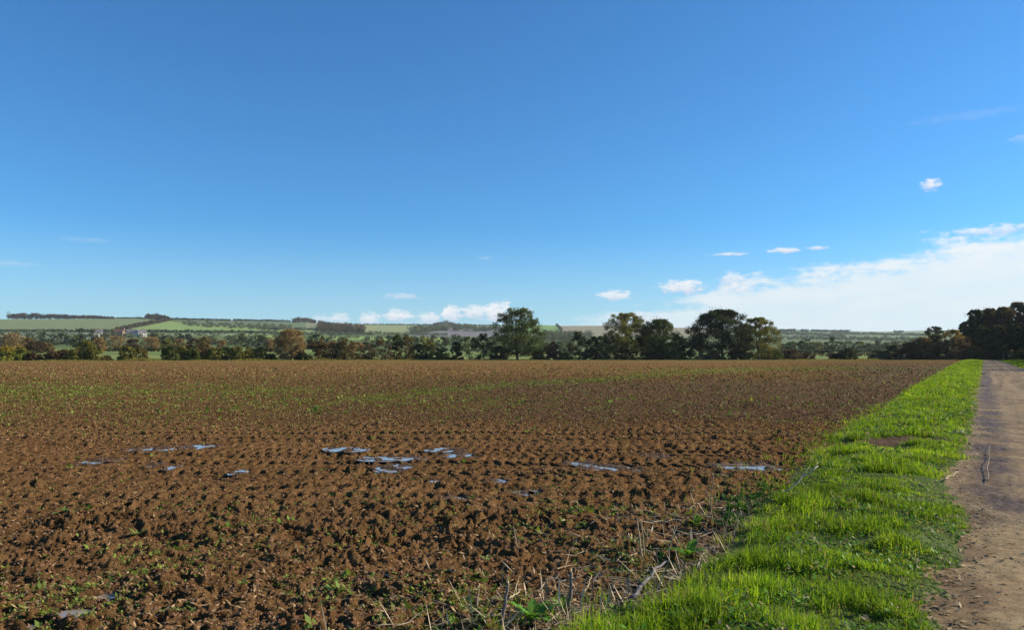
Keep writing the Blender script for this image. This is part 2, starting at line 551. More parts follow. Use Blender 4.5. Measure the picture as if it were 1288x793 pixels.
def green_density(X, Y):
    U = X / Y
    n_ = gnoise(X / 4, Y / 3, 61) + .6 * gnoise(X / 1.3, Y / 1.3, 62)
    b1 = np.exp(-((Y - 36) / 6.0) ** 2) * (1 - sst(-0.45, -0.1, U)) * .8
    b2 = np.exp(-((Y - 26) / 4.5) ** 2) * (1 - sst(0.0, .25, U)) * .4
    yl = np.interp(U, GLU, GLY)
    b3 = np.exp(-((Y - yl) / (.075 * yl)) ** 2) * sst(-0.28, -.15, U) * (1 - sst(.36, .48, U)) * 1.5
    b4 = sst(120, 215, Y) * .75
    b5 = np.exp(-((Y - 19) / 3) ** 2) * (1 - sst(-.5, -.2, U)) * .25
    b6 = np.exp(-((Y - 78 - 25 * U) / 9) ** 2) * sst(0.05, .3, U) * 1.0
    return np.clip((b1 + b2 + b3 + b4 + b5 + b6) * (0.75 + 0.9 * n_), 0, 1.2)


GRN = np.clip(green_density(X1, Y1), 0, 1)
farf = sst(12, 60, Y1)
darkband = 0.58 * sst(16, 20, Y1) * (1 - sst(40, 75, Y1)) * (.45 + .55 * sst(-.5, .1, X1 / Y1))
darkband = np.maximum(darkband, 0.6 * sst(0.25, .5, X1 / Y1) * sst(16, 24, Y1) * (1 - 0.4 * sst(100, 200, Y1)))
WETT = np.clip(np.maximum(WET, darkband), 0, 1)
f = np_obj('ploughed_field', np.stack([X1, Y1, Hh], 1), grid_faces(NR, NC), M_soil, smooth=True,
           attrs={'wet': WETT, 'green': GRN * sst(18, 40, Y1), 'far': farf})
meta(f, 'brown ploughed field with tyre tracks and puddles', kind='structure')


def soil_z(X, Y):
    X = np.asarray(X, float); Y = np.asarray(Y, float)
    return field_height(X, Y, np.full_like(X, .02))[0]


# puddles
for i, (x0, y0, rx, ry) in enumerate(PW):
    nn = 40
    an = np.linspace(0, 2 * np.pi, nn, endpoint=False)
    V = [(0, 0, 0)]
    for fr in (0.5, 1.0):
        for q in an:
            r = fr * (1.38 + 0.12 * math.sin(3 * q + i))
            V.append((math.cos(q) * rx * r, math.sin(q) * ry * r, 0))
    mbp = MB()
    qs = [(1 + j, 1 + nn + j, 1 + nn + (j + 1) % nn, 1 + (j + 1) % nn) for j in range(nn)]
    qs += [(0, 1 + j, 1 + (j + 1) % nn, 1 + (j + 2) % nn) for j in range(0, nn, 2)]
    mbp.add(V, qs)
    o = mbp.obj('puddle', M_water, loc=(x0, y0, WL))
    meta(o, 'shallow puddle lying in the tyre tracks of the ploughed field', kind='structure')

# ------------------------------------------------------------------ verge and road
def strip(name, cfa, cfb, ncross, y0, y1, nrow, zfun, mat, attr=None, cols=None):
    t = np.linspace(0, 1, nrow)
    Ys = (y0 ** -.5 + (y1 ** -.5 - y0 ** -.5) * t) ** -2
    fr = np.linspace(0, 1, ncross)
    Yg = np.repeat(Ys[:, None], ncross, 1); Fg = np.repeat(fr[None, :], nrow, 0)
    ca = cfa(Ys)[:, None]; cb = cfb(Ys)[:, None]
    Cg = ca + (cb - ca) * Fg
    Xg = K * Yg + Cg
    x, y, fg, cg = Xg.ravel(), Yg.ravel(), Fg.ravel(), Cg.ravel()
    z = zfun(x, y, fg, cg)
    at = attr(x, y, fg, cg) if attr else None
    return np_obj(name, np.stack([x, y, z], 1), grid_faces(nrow, ncross), mat, attrs=at,
                  cols=cols(x, y, fg, cg) if cols else None)


BARE = gp(1085, 563)


def bare(X, Y):
    """bare muddy place where something crossed the verge"""
    d = np.sqrt(((X - BARE[0]) / 1.8) ** 2 + ((Y - BARE[1] - .25 * (X - BARE[0])) / .62) ** 2) + .5 * gnoise(X / .5, Y / .5, 71)
    return 1 - sst(.7, 1.15, d)


def verge_z(X, Y, fr, c):
    z = -0.04 + 0.13 * np.clip(np.sin(np.pi * np.clip(fr, 0, 1)), 0, 1) ** .5 + .035 * gnoise(X / .6, Y / .6, 72) + .055 * gnoise(X / 1.5, Y / 1.5, 73) * np.sin(np.pi * np.clip(fr, 0, 1))
    z = z + .02 * gnoise(X / .12, Y / .12, 74)
    return z - .05 * bare(X, Y)


def verge_cols(x, y, fr, c):
    b = bare(x, y)[:, None]
    edge = (1 - sst(0.0, .12, fr))[:, None]
    m = np.maximum(b, edge)
    g_ = np.array([.07, .095, .018]) + .02 * gnoise(x, y, 75)[:, None]
    far = sst(20, 60, y)[:, None]
    g_ = g_ * (1 - far) + np.array([.10, .15, .02]) * far
    return np.clip(g_ * (1 - m) + np.array([.10, .055, .028]) * m, 0, 1)


M_vsoil = attr_ground('verge_earth', 3.0)
o = strip('verge', lambda Y: cL(Y) - .12, lambda Y: cR(Y) + .12, 60, 2.8, 262, 420, lambda x, y, fr, c: verge_z(x, y, fr, c), M_vsoil, cols=verge_cols)
meta(o, 'earth of the grass verge between field and road', kind='structure')
ROADR = lambda Y: 4.45 + 0 * Y + .12 * gnoise(Y / 3, Y * 0 + 2., 80)


def road_z(x, y, fr, c):
    z = 0.012 + .03 * np.sin(np.pi * fr) + .010 * gnoise(x / .35, y / .35, 81) + .006 * gnoise(x / .08, y / .08, 82)
    for cc in (0.75, 2.75):
        z = z - .022 * np.exp(-((c - cc) / .22) ** 2)
    z = z + .006 * clods(x, y, .05, 83, .35) + .012 * clods(x, y, .13, 84, .12)
    wetm = road_wet(x, y, c)
    z = z + wetm * (.022 * clods(x, y, .09, 85, .6) - .02)
    return z


def road_wet(x, y, c):
    w_ = np.exp(-((c - .05) / .42) ** 2) * sst(9.0, 10.5, y) * (1 - sst(60, 120, y)) * 1.1
    w_ = w_ + .9 * np.exp(-((c - .1) / .55) ** 2) * sst(7, 7.6, y) * sst(9.8, 9, y)
    w_ = w_ * (0.75 + .9 * gnoise(x / .7, y / .9, 86))
    w_ = w_ + .75 * sst(3.3, 4.3, c) * sst(40, 60, y)
    w_ = w_ + .22 * sst(22, 30, y) * (gnoise((c) / .35, y / 9, 87) > .05) * 1.0
    return np.clip(w_, 0, 1)


o = strip('road', lambda Y: cR(Y) * 0 - 1.6, lambda Y: ROADR(Y) + .25, 170, 2.8, 264, 700, road_z, M_road,
          attr=lambda x, y, fr, c: {'wet': road_wet(x, y, c), 'cross': .22 + .9 * gnoise(c / .55, y / 7, 88) + .6 * gnoise(x / .6, y / .6, 89) + .25 * np.exp(-((c - 1.0) / .3) ** 2) + .25 * np.exp(-((c - 2.9) / .3) ** 2) - .3 * np.exp(-((c - 2.0) / .35) ** 2)})
meta(o, 'muddy farm road with worn wheel tracks', kind='structure')


def rv_z(x, y, fr, c):
    return -0.02 + .18 * sst(0, .3, fr) + .05 * gnoise(x / 1.1, y / 1.1, 90) - .5 * sst(.97, 1, fr)


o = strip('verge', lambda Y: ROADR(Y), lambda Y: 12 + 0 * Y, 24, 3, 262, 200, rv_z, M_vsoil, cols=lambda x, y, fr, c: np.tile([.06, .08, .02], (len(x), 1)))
meta(o, 'earth of the shaded verge on the far side of the road', kind='structure')
for (a_, b_, rx, ry) in [(1237, 471, .33, 1.6), (1233, 486, .28, .7)]:
    x0, y0 = gp(a_, b_)
    z0 = .022
    if a_ == 1243: z0 = .03
    mbp = MB(); nn = 28
    V = [(0, 0, 0)]
    for q in np.linspace(0, 2 * np.pi, nn, endpoint=False):
        s_, t_ = math.cos(q) * rx * (1 + .2 * math.sin(5 * q)), math.sin(q) * ry
        V.append((s_ + K * t_, t_, 0))
    mbp.add(V, [(0, 1 + j, 1 + (j + 1) % nn, 1 + (j + 2) % nn) for j in range(0, nn, 2)])
    o = mbp.obj('puddle', M_water, loc=(x0, y0, z0 + .01))
    meta(o, 'puddle of rain water on the muddy road', kind='structure')


# ------------------------------------------------------------------ grass (stuff)
def blades(X, Y, Z, L, W, lean_dir, lean, C):
    n = len(X)
    ang = rng.uniform(0, 2 * np.pi, n)
    wx, wy = np.cos(ang) * W / 2, np.sin(ang) * W / 2
    dx, dy = np.cos(lean_dir), np.sin(lean_dir)
    V = np.zeros((n, 6, 3))
    for k, (t, ww) in enumerate([(0, 1.0), (0.55, .85), (1.0, .12)]):
        bend = lean * t * t
        zz = L * (t - 0.35 * lean * t * t)
        px = X + dx * L * bend; py = Y + dy * L * bend
        V[:, 2 * k] = np.stack([px - wx * ww, py - wy * ww, Z + zz], 1)
        V[:, 2 * k + 1] = np.stack([px + wx * ww, py + wy * ww, Z + zz], 1)
    b = np.arange(n)[:, None] * 6
    Q = np.concatenate([b + np.array([[0, 1, 3, 2]]), b + np.array([[2, 3, 5, 4]])])
    return V.reshape(-1, 3), Q, np.repeat(C, 6, 0)


def grass_colors(n, X, Y, dry):
    t = rng.random(n)[:, None]
    g_ = np.array([.075, .170, .013]) * (1 - t) + np.array([.30, .43, .024]) * t
    patch = gnoise(X / .9, Y / .9, 101)[:, None] + .5 * gnoise(X / 2.5, Y / 2.5, 109)[:, None]
    g_ = g_ * (1 + .45 * patch) + np.array([.05, .02, 0]) * np.clip(patch + gnoise(X / .4, Y / .4, 102)[:, None], 0, 1)
    m = (rng.random(n) < dry)[:, None]
    dc = np.array([.38, .30, .15]) * rng.uniform(.6, 1.1, (n, 1))
    return np.clip(np.where(m, dc, g_), .004, 1)


parts = []
for (ya, yb, dens, wmin, lmin, lmax) in [(3.6, 6, 12000, .0055, .03, .10), (6, 9, 8000, .0065, .03, .11), (9, 15, 4200, .009, .035, .12), (15, 28, 1300, .013, .04, .12),
                                         (28, 60, 330, .026, .06, .17), (60, 130, 90, .055, .07, .18), (130, 262, 26, .12, .1, .2)]:
    cmin = min(cL(np.linspace(ya, yb, 30))) - .3; cmax = max(cR(np.linspace(ya, yb, 30))) + .15
    N = int((yb - ya) * (cmax - cmin) * dens)
    Y = rng.uniform(ya, yb, N); c = rng.uniform(cmin, cmax, N)
    X = c + K * Y
    fr = (c - cL(Y)) / (cR(Y) - cL(Y))
    ed = np.minimum(fr, 1 - fr) * (cR(Y) - cL(Y))
    n1_ = gnoise(X / .35, Y / .35, 103); n2_ = gnoise(X / 1.1, Y / 1.1, 104)
    prob = sst(-.18, .22, ed + .22 * n1_ + .35 * gnoise(X / .8, Y / .8, 108) * (fr < .5)) * (1 - bare(X, Y)) * np.clip(.75 + .8 * n1_, .12, 1)
    tf = clods(X + .04 * gnoise(X * 5, Y * 5, 107), Y, .30, 106, .8)
    e_ = .03
    gxx = clods(X + e_, Y, .30, 106, .8) - clods(X - e_, Y, .30, 106, .8); gyy = clods(X, Y + e_, .30, 106, .8) - clods(X, Y - e_, .30, 106, .8)
    prob = prob * np.clip(.25 + 1.8 * tf, 0, 1) * (1 - .85 * sst(.22, .42, gnoise(X / .55, Y / .38, 114)) * sst(14, 9, Y))
    nearedge_left = (fr < .3) & (Y < 9)
    prob = np.where(nearedge_left, prob * (.25 + 2.5 * fr), prob)
    keep = (rng.random(N) < prob) & (X / Y < .95)
    X, Y, c, fr, n1_, n2_, ed, tf, gxx, gyy = [q[keep] for q in (X, Y, c, fr, n1_, n2_, ed, tf, gxx, gyy)]
    Z = verge_z(X, Y, np.clip(fr, 0, 1), c) - .01
    N = len(X)
    tall = np.clip(.18 + 1.3 * tf + .7 * n1_ + 1.2 * n2_, .12, 2.0) * (1 - .55 * sst(.55, .95, fr)) 
    L = (lmin + (lmax - lmin) * rng.random(N) ** 1.3) * (.45 + .8 * tall)
    W = wmin * rng.uniform(.8, 1.5, N)
    ld = np.arctan2(-gyy, -gxx) + rng.normal(0, 1.5, N)
    ln = np.clip(rng.normal(.55, .45, N), .02, 1.6)
    dry = .05 + .12 * np.clip(gnoise(X / .7, Y / .7, 115), 0, 1) + .10 * sst(.75, 1.0, fr) + .12 * (1 - sst(0, .2, fr))
    parts.append(blades(X, Y, Z, L, W, ld, ln, grass_colors(N, X, Y, dry)))
# broad weed leaves, clover and dead bits among the grass
N = 26000
Y = 3.8 * (26 / 3.8) ** rng.random(N); fr = rng.uniform(-.06, 1.0, N); c = cL(Y) + fr * (cR(Y) - cL(Y)); X = c + K * Y
kp = rng.random(N) < np.clip(.35 + 1.3 * gnoise(X / .5, Y / .5, 116), .05, 1) * (1 - bare(X, Y)) ; X, Y, fr, c = X[kp], Y[kp], fr[kp], c[kp]; N = len(X)
C = np.array([.10, .20, .025]) * rng.uniform(.5, 1.6, (N, 1)); C = np.where(rng.random((N, 1)) < .18, np.array([[.36, .28, .15]]) * rng.uniform(.5, 1.1, (N, 1)), C)
WEEDS = (X, Y, verge_z(X, Y, np.clip(fr, 0, 1), c) + rng.uniform(.0, .05, N), C)
# ragged tufts straying into the field
N = 7000
Y = 4.4 + 20 * rng.random(N) ** 1.6; dl = rng.exponential(.28, N); X = cL(Y) - dl + K * Y
kp = gnoise(X / .22, Y / .22, 117) > .22; X, Y = X[kp], Y[kp]; N = len(X)
parts.append(blades(X, Y, np.maximum(soil_z(X, Y), -.02), rng.uniform(.03, .11, N), rng.uniform(.004, .007, N) * np.clip(Y / 7, 1, 3), rng.uniform(0, 6.3, N), rng.uniform(.2, 1.1, N), grass_colors(N, X, Y, .2) * .9))
# far verge of the road
N = 16000
Y = 60 * (262 / 60) ** rng.random(N); c = 4.45 + rng.random(N) ** 1.2 * 7; X = c + K * Y
Z = rv_z(X, Y, (c - 4.45) / 7.55, c)
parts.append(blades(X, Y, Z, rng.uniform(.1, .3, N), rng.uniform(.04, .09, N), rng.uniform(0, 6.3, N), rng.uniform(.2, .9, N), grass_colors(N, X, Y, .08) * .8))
off = 0; VV = []; QQ = []; CC = []
for v_, q_, c_ in parts:
    VV.append(v_); QQ.append(q_ + off); CC.append(c_); off += len(v_)
o = np_obj('grass', np.vstack(VV), np.vstack(QQ), M_grass, smooth=False, cols=np.vstack(CC))
meta(o, 'bright green grass of the roadside verge', 'grass', kind='stuff')

# rough grass along the far margin of the field
N = 26000
U = rng.uniform(-.95, .58, N); dY = rng.exponential(2.2, N) - .5
Y = field_end(U) + dY; X = U * Y
tall = np.clip(.5 + gnoise(X / 9, X * 0, 111), .2, 1.3)
C = np.array([.20, .20, .05]) * (.7 + .6 * rng.random((N, 1))) + np.array([.10, .05, .01]) * rng.random((N, 1))
v_, q_, c_ = blades(X, Y, np.full(N, -.12), rng.uniform(.3, .9, N) * tall + .1, rng.uniform(.12, .3, N), rng.uniform(0, 6.3, N), rng.uniform(.1, .7, N), C)
o = np_obj('margin_grass', v_, q_, M_grass, smooth=False, cols=c_)
meta(o, 'rough pale grass along the far field margin', 'grass', kind='stuff')


# ------------------------------------------------------------------ seedlings and straw on the soil (stuff)
def leaves(X, Y, Z, S, tilt, C, asp=.5):
    """small pointed leaves"""
    n = len(X)
    a_ = rng.uniform(0, 2 * np.pi, n)
    D = np.stack([np.cos(a_) * np.cos(tilt), np.sin(a_) * np.cos(tilt), np.sin(tilt)], 1)
    B = np.stack([-np.sin(a_), np.cos(a_), rng.normal(0, .35, n)], 1)
    P = np.stack([X, Y, Z], 1)
    S = S[:, None]
    V = np.stack([P, P + D * S * .5 + B * S * asp * .5, P + D * S, P + D * S * .5 - B * S * asp * .5], 1)
    b = np.arange(n)[:, None] * 4
    return V.reshape(-1, 3), b + np.array([[0, 1, 2, 3]]), np.repeat(C, 4, 0)


def scatter_field(N, ya, yb, power=1.0):
    U = rng.uniform(-.80, .66, N)
    Y = (ya ** -power + (yb ** -power - ya ** -power) * rng.random(N)) ** (-1 / power)
    X = U * Y
    ok = X - K * Y < cL(Y) + .1
    return X[ok], Y[ok]


px_, py_ = [], []
X, Y = scatter_field(90000, 4.0, 160, .45)
gd = green_density(X, Y)
# general sprinkling, thicker close to the verge and in the foreground
cc_ = X - K * Y
base = .16 + .30 * np.exp(-(cL(Y) - cc_) / 2.0) * (Y < 12) + .16 * sst(8.5, 6, Y) + .2 * sst(17, 19, Y)
base = base * np.clip(.4 + 1.6 * gnoise(X / 1.1, Y / 1.1, 120), 0.02, 1.4) * (1 - .75 * np.exp(-((Y - 12.8) / 3.0) ** 2))
keep = rng.random(len(X)) < np.clip(base + gd, 0, 1)
X, Y = X[keep], Y[keep]
n = len(X); kk = 4
sz = rng.uniform(.018, .045, n) * np.clip(Y / 14, .75, 4.5) ** .9
bigw = rng.random(n) < .05
sz = np.where(bigw & (Y < 30), sz * 2.1, sz)
z = soil_z(X, Y)
col0 = np.array([.13, .20, .03]) * rng.uniform(.6, 1.4, (n, 1)) + np.array([.13, .08, .03]) * rng.random((n, 1)) ** 1.6
Xr, Yr, Zr, Sr, Cr = [np.repeat(q, kk, 0) for q in (X, Y, z, sz, col0)]
v_, q_, c_ = leaves(Xr + rng.normal(0, 1, n * kk) * Sr * .4, Yr + rng.normal(0, 1, n * kk) * Sr * .4, Zr + .002, Sr * rng.uniform(.6, 1.3, n * kk), rng.uniform(.1, 1.1, n * kk), Cr, .5)
o = np_obj('seedlings', v_, q_, M_weed, smooth=False, cols=c_)
meta(o, 'small green seedlings and weeds scattered over the soil', 'weeds', kind='stuff')

X, Y = scatter_field(150000, 3.8, 90, .6)
cc_ = X - K * Y
dl = cL(Y) - cc_
keep = rng.random(len(X)) < np.clip(.33 + .9 * np.exp(-dl / 1.3) * (Y < 11) + .25 * sst(16, 20, Y), 0, 1) * (1 - .7 * np.exp(-((Y - 12.8) / 2.6) ** 2)) * np.clip(.55 + 1.2 * gnoise(X / .8, Y / .8, 121), .1, 1.2)
X, Y = X[keep], Y[keep]; n = len(X)
z = soil_z(X, Y)
C = np.array([.33, .22, .11]) * rng.uniform(.35, 1.25, (n, 1))
v_, q_, c_ = leaves(X, Y, z + .004, rng.uniform(.015, .06, n) * np.clip(Y / 12, 1, 2.6), rng.normal(0.12, .35, n), C, .28)
o = np_obj('straw_litter', v_, q_, M_dead, smooth=False, cols=c_)
meta(o, 'broken straw and dry leaf litter lying on the soil', 'straw litter', kind='stuff')

N = 2400
Y = 4.2 + 4.2 * rng.random(N) ** 1.3; dl = rng.exponential(.42, N) - .12; X = cL(Y) - dl + K * Y
zz = np.maximum(soil_z(X, Y), -.01) + .012
C = np.array([.46, .36, .24]) * rng.uniform(.15, 1.15, (N, 1))
v_, q_, c_ = leaves(X, Y, zz, rng.uniform(.05, .26, N), np.where(rng.random(N) < .2, rng.uniform(.3, 1.4, N), rng.normal(.06, .08, N)), C, .045)
o = np_obj('straw_litter', v_, q_, M_dead, smooth=False, cols=c_)
meta(o, 'long pale straws tangled along the near edge of the verge', 'straw litter', kind='stuff')
X, Y = scatter_field(110000, 15, 245, 1.0)
Y = np.minimum(Y, field_end(X / Y) - .5); n = len(X); z = soil_z(X, Y)
k3 = rng.random((n, 1))
gg = np.clip(green_density(X, Y), 0, 1)[:, None]
C = np.where(k3 < .45, np.array([[.30, .18, .075]]), np.where(k3 < .8, np.array([[.12, .06, .024]]), np.array([[.22, .17, .05]])))  # light and dark tuft colours stand for sunlit and shaded sides
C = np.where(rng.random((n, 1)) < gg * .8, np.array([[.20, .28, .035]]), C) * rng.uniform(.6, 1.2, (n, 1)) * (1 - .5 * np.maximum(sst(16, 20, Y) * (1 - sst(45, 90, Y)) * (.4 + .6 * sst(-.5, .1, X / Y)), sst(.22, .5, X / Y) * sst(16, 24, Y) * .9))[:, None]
v_, q_, c_ = leaves(X, Y, z - .01, rng.uniform(.025, .06, n) * np.clip(Y / 22, .7, 3.6), rng.uniform(.2, 1.4, n), C, .6)
o = np_obj('stubble', v_, q_, M_dead, smooth=False, cols=c_)
meta(o, 'stubble, straw and sprouting weeds across the far part of the field', 'stubble', kind='stuff')

X, Y, z, C = WEEDS
v_, q_, c_ = leaves(X, Y, z, rng.uniform(.015, .05, len(X)) * np.clip(Y / 9, 1, 2.2), rng.uniform(-.1, .9, len(X)), C, .6)
o = np_obj('verge_weeds', v_, q_, M_weed, smooth=False, cols=c_)
meta(o, 'clover, broad weed leaves and dead bits among the verge grass', 'weeds', kind='stuff')

# crumbs of earth on the field, stones on the road edge
def pebbles(X, Y, Z, S, C):
    n = len(X)
    base = np.array([(1, 1, 0), (-1, 1, 0), (-1, -1, 0), (1, -1, 0), (.5, .4, 1), (-.5, .5, .9), (-.4, -.5, 1), (.5, -.5, .85)], float)
    fac = np.array([(0, 1, 5, 4), (1, 2, 6, 5), (2, 3, 7, 6), (3, 0, 4, 7), (4, 5, 6, 7)])
    a_ = rng.uniform(0, 6.3, n)
    sc = S[:, None] * rng.uniform(.6, 1.3, (n, 3)); sc[:, 2] *= .8
    P = base[None] * sc[:, None, :] * rng.uniform(.75, 1.2, (n, 8, 3))
    ca, sa = np.cos(a_)[:, None], np.sin(a_)[:, None]
    x = P[..., 0] * ca - P[..., 1] * sa + X[:, None]; y = P[..., 0] * sa + P[..., 1] * ca + Y[:, None]
    V = np.stack([x, y, P[..., 2] + Z[:, None]], 2).reshape(-1, 3)
    Q = (np.arange(n)[:, None, None] * 8 + fac[None]).reshape(-1, 4)
    return V, Q, np.repeat(C, 8, 0)


M_crumb = leaf_material('loose_crumbs', 0.0, .9)
X, Y = scatter_field(60000, 3.8, 40, .8)
n = len(X); z = soil_z(X, Y)
C = (np.array([.115, .055, .025]) + np.array([.12, .07, .04]) * rng.random((n, 1))) * (1 - .3 * sst(15, 20, Y))[:, None]
v_, q_, c_ = pebbles(X, Y, z - .004, rng.uniform(.004, .014, n) * np.clip(Y / 8, 1, 2.4), C)
o = np_obj('soil_crumbs', v_, q_, M_crumb, smooth=False, cols=c_)
meta(o, 'loose crumbs of brown earth on the ploughed field', 'soil crumbs', kind='stuff')
n = 9000
Y = 3.6 * (28 / 3.6) ** rng.random(n); c = np.where(rng.random(n) < .5, rng.normal(.15, .4, n), rng.uniform(-.4, 4.3, n))
c = np.maximum(c, cR(Y) - .05)
X = c + K * Y; z = road_z(X, Y, (c + 1.6) / 6.3, c)
C = np.array([.26, .19, .115]) * rng.uniform(.5, 1.4, (n, 1))
v_, q_, c_ = pebbles(X, Y, z - .003, rng.uniform(.002, .007, n), C)
o = np_obj('road_grit', v_, q_, M_crumb, smooth=False, cols=c_)
meta(o, 'grit and small stones on the muddy road', 'gravel', kind='stuff')
n = 1500
Y = 3.8 * (20 / 3.8) ** rng.random(n); c = cR(Y) + rng.normal(.08, .16, n); X = c + K * Y
v_, q_, c_ = leaves(X, Y, road_z(X, Y, (c + 1.6) / 6.3, c) + .006, rng.uniform(.02, .07, n), rng.normal(.1, .2, n), np.array([.36, .26, .14]) * rng.uniform(.4, 1.2, (n, 1)), .3)
o = np_obj('dry_leaf_litter', v_, q_, M_dead, smooth=False, cols=c_)
meta(o, 'dry leaves and straw along the edge of the road', 'leaf litter', kind='stuff')

# ------------------------------------------------------------------ dead stalks, sticks and leafy weeds at the verge edge
def ground_z(X, Y):
    c = X - K * Y
    if c > cR(Y) + .1: return .035
    if c < cL(Y): return float(soil_z(np.array([X]), np.array([Y]))[0])
    fr = (c - cL(Y)) / (cR(Y) - cL(Y))
    return float(verge_z(np.array([X]), np.array([Y]), np.array([fr]), np.array([c]))[0])


def crook(a, b, n, amp, r):
    a, b = np.array(a, float), np.array(b, float)
    t = np.linspace(0, 1, n)[:, None]
    P = a + (b - a) * t
    ln_ = np.linalg.norm(b - a)
    P[1:-1] += r.normal(0, 1, (n - 2, 3)) * min(amp * ln_, .012)
    return P


PALE, GREYB, DARKB, TANB = (.42, .33, .20), (.17, .14, .12), (.06, .042, .03), (.30, .21, .12)
GS = 'dead stalks standing along the verge edge'
stalks = [  # base px, top px, radius m, colour, side shoots, label
    ((629, 800), (639, 737), .0065, GREYB, 0, 'thick grey dead stalk leaning right at the bottom edge of the photo'),
    ((598, 768), (602, 741), .004, TANB, 1, 'short tan dead stem left of the broad-leaved dock'),
    ((686, 768), (688, 733), .004, TANB, 2, 'slim dead stem with small forked top above the dock leaves'),
    ((715, 766), (719, 722), .0085, GREYB, 1, 'stout split grey stump of a stalk with a broken brown top'),
    ((744, 774), (748, 711), .0028, DARKB, 0, 'thin nearly black upright stem right of the split stump'),
    ((555, 800), (558, 762), .003, TANB, 0, 'short pale stem at the bottom edge left of the thick grey stalk'),
    ((808, 706), (801, 655), .0045, PALE, 0, 'left pale cane of the upright pair of canes'),
    ((811, 704), (807, 658), .0035, PALE, 0, 'right pale cane of the upright pair of canes'),
    ((813, 690), (814, 664), .003, TANB, 0, 'short tan cane just right of the upright pair'),
    ((838, 712), (848, 662), .003, PALE, 3, 'branching pale dry stem above the fallen dark stick'),
    ((827, 716), (826, 690), .003, GREYB, 0, 'short grey stub left of the branching dry stem'),
    ((836, 676), (833, 660), .003, PALE, 1, 'tiny pale stub behind the branching dry stem'),
    ((893, 657), (896, 598), .0035, TANB, 3, 'tall thin dead stem with forked tip near the leafy clump'),
    ((898, 656), (890, 620), .003, PALE, 1, 'pale stem leaning left beside the tall forked dead stem'),
    ((1002, 640), (1003, 618), .0025, PALE, 0, 'short pale stem standing in the grass by the fallen branch'),
]
for i, (b_, t_, rad, colr, sh, lb) in enumerate(stalks):
    r = np.random.default_rng(900 + i)
    x0, y0 = gp(*b_); z0 = ground_z(x0, y0)
    x1, _, z1 = atY(t_[0], t_[1], y0 + r.uniform(-.03, .03)); rad *= 1.75
    mb = MB(); P = crook((0, 0, -.02), (x1 - x0, 0, z1 - z0), 8, .012, r)
    mb.tube(P, np.linspace(rad, rad * .65, 8), 7, np.array(colr) * r.uniform(.85, 1.1))
    for k in range(sh):
        s0 = P[r.integers(4, 8)]; e = s0 + np.array([r.uniform(-.06, .06), r.uniform(-.03, .03), r.uniform(.0, .06)])
        mb.tube(crook(s0, e, 4, .05, r), np.linspace(rad * .5, rad * .2, 4), 5, colr)
    if rad > .006:     # splintered end
        for k in range(4):
            e = P[-1] + np.array([r.uniform(-.01, .01), r.uniform(-.01, .01), r.uniform(.01, .035)])
            mb.tube(crook(P[-1] * .97 + P[-2] * .03, e, 3, .05, r), [rad * .4, rad * .3, rad * .08], 4, PALE)
    rt = empty('dead_stalk', (x0, y0, z0)); meta(rt, lb, 'dead stalk', GS)
    mb.obj('stem', M_dead, rt)
    if i in (2, 3, 9):
        a_ = r.uniform(0, 6)
        for k in range(3):
            lf = MB(); d_ = np.array([math.cos(a_ + 2 * k), .4 * math.sin(a_ + k), -.3]) * .045
            p0 = P[-1 - k]; nn = np.array([0, .012, .006])
            lf.add([p0, p0 + d_ * .5 + nn, p0 + d_ + (0, 0, -.02), p0 + d_ * .5 - nn], [(0, 1, 2, 3)], (.26, .15, .07))
            lf.obj('dry_leaf', M_dead, rt)

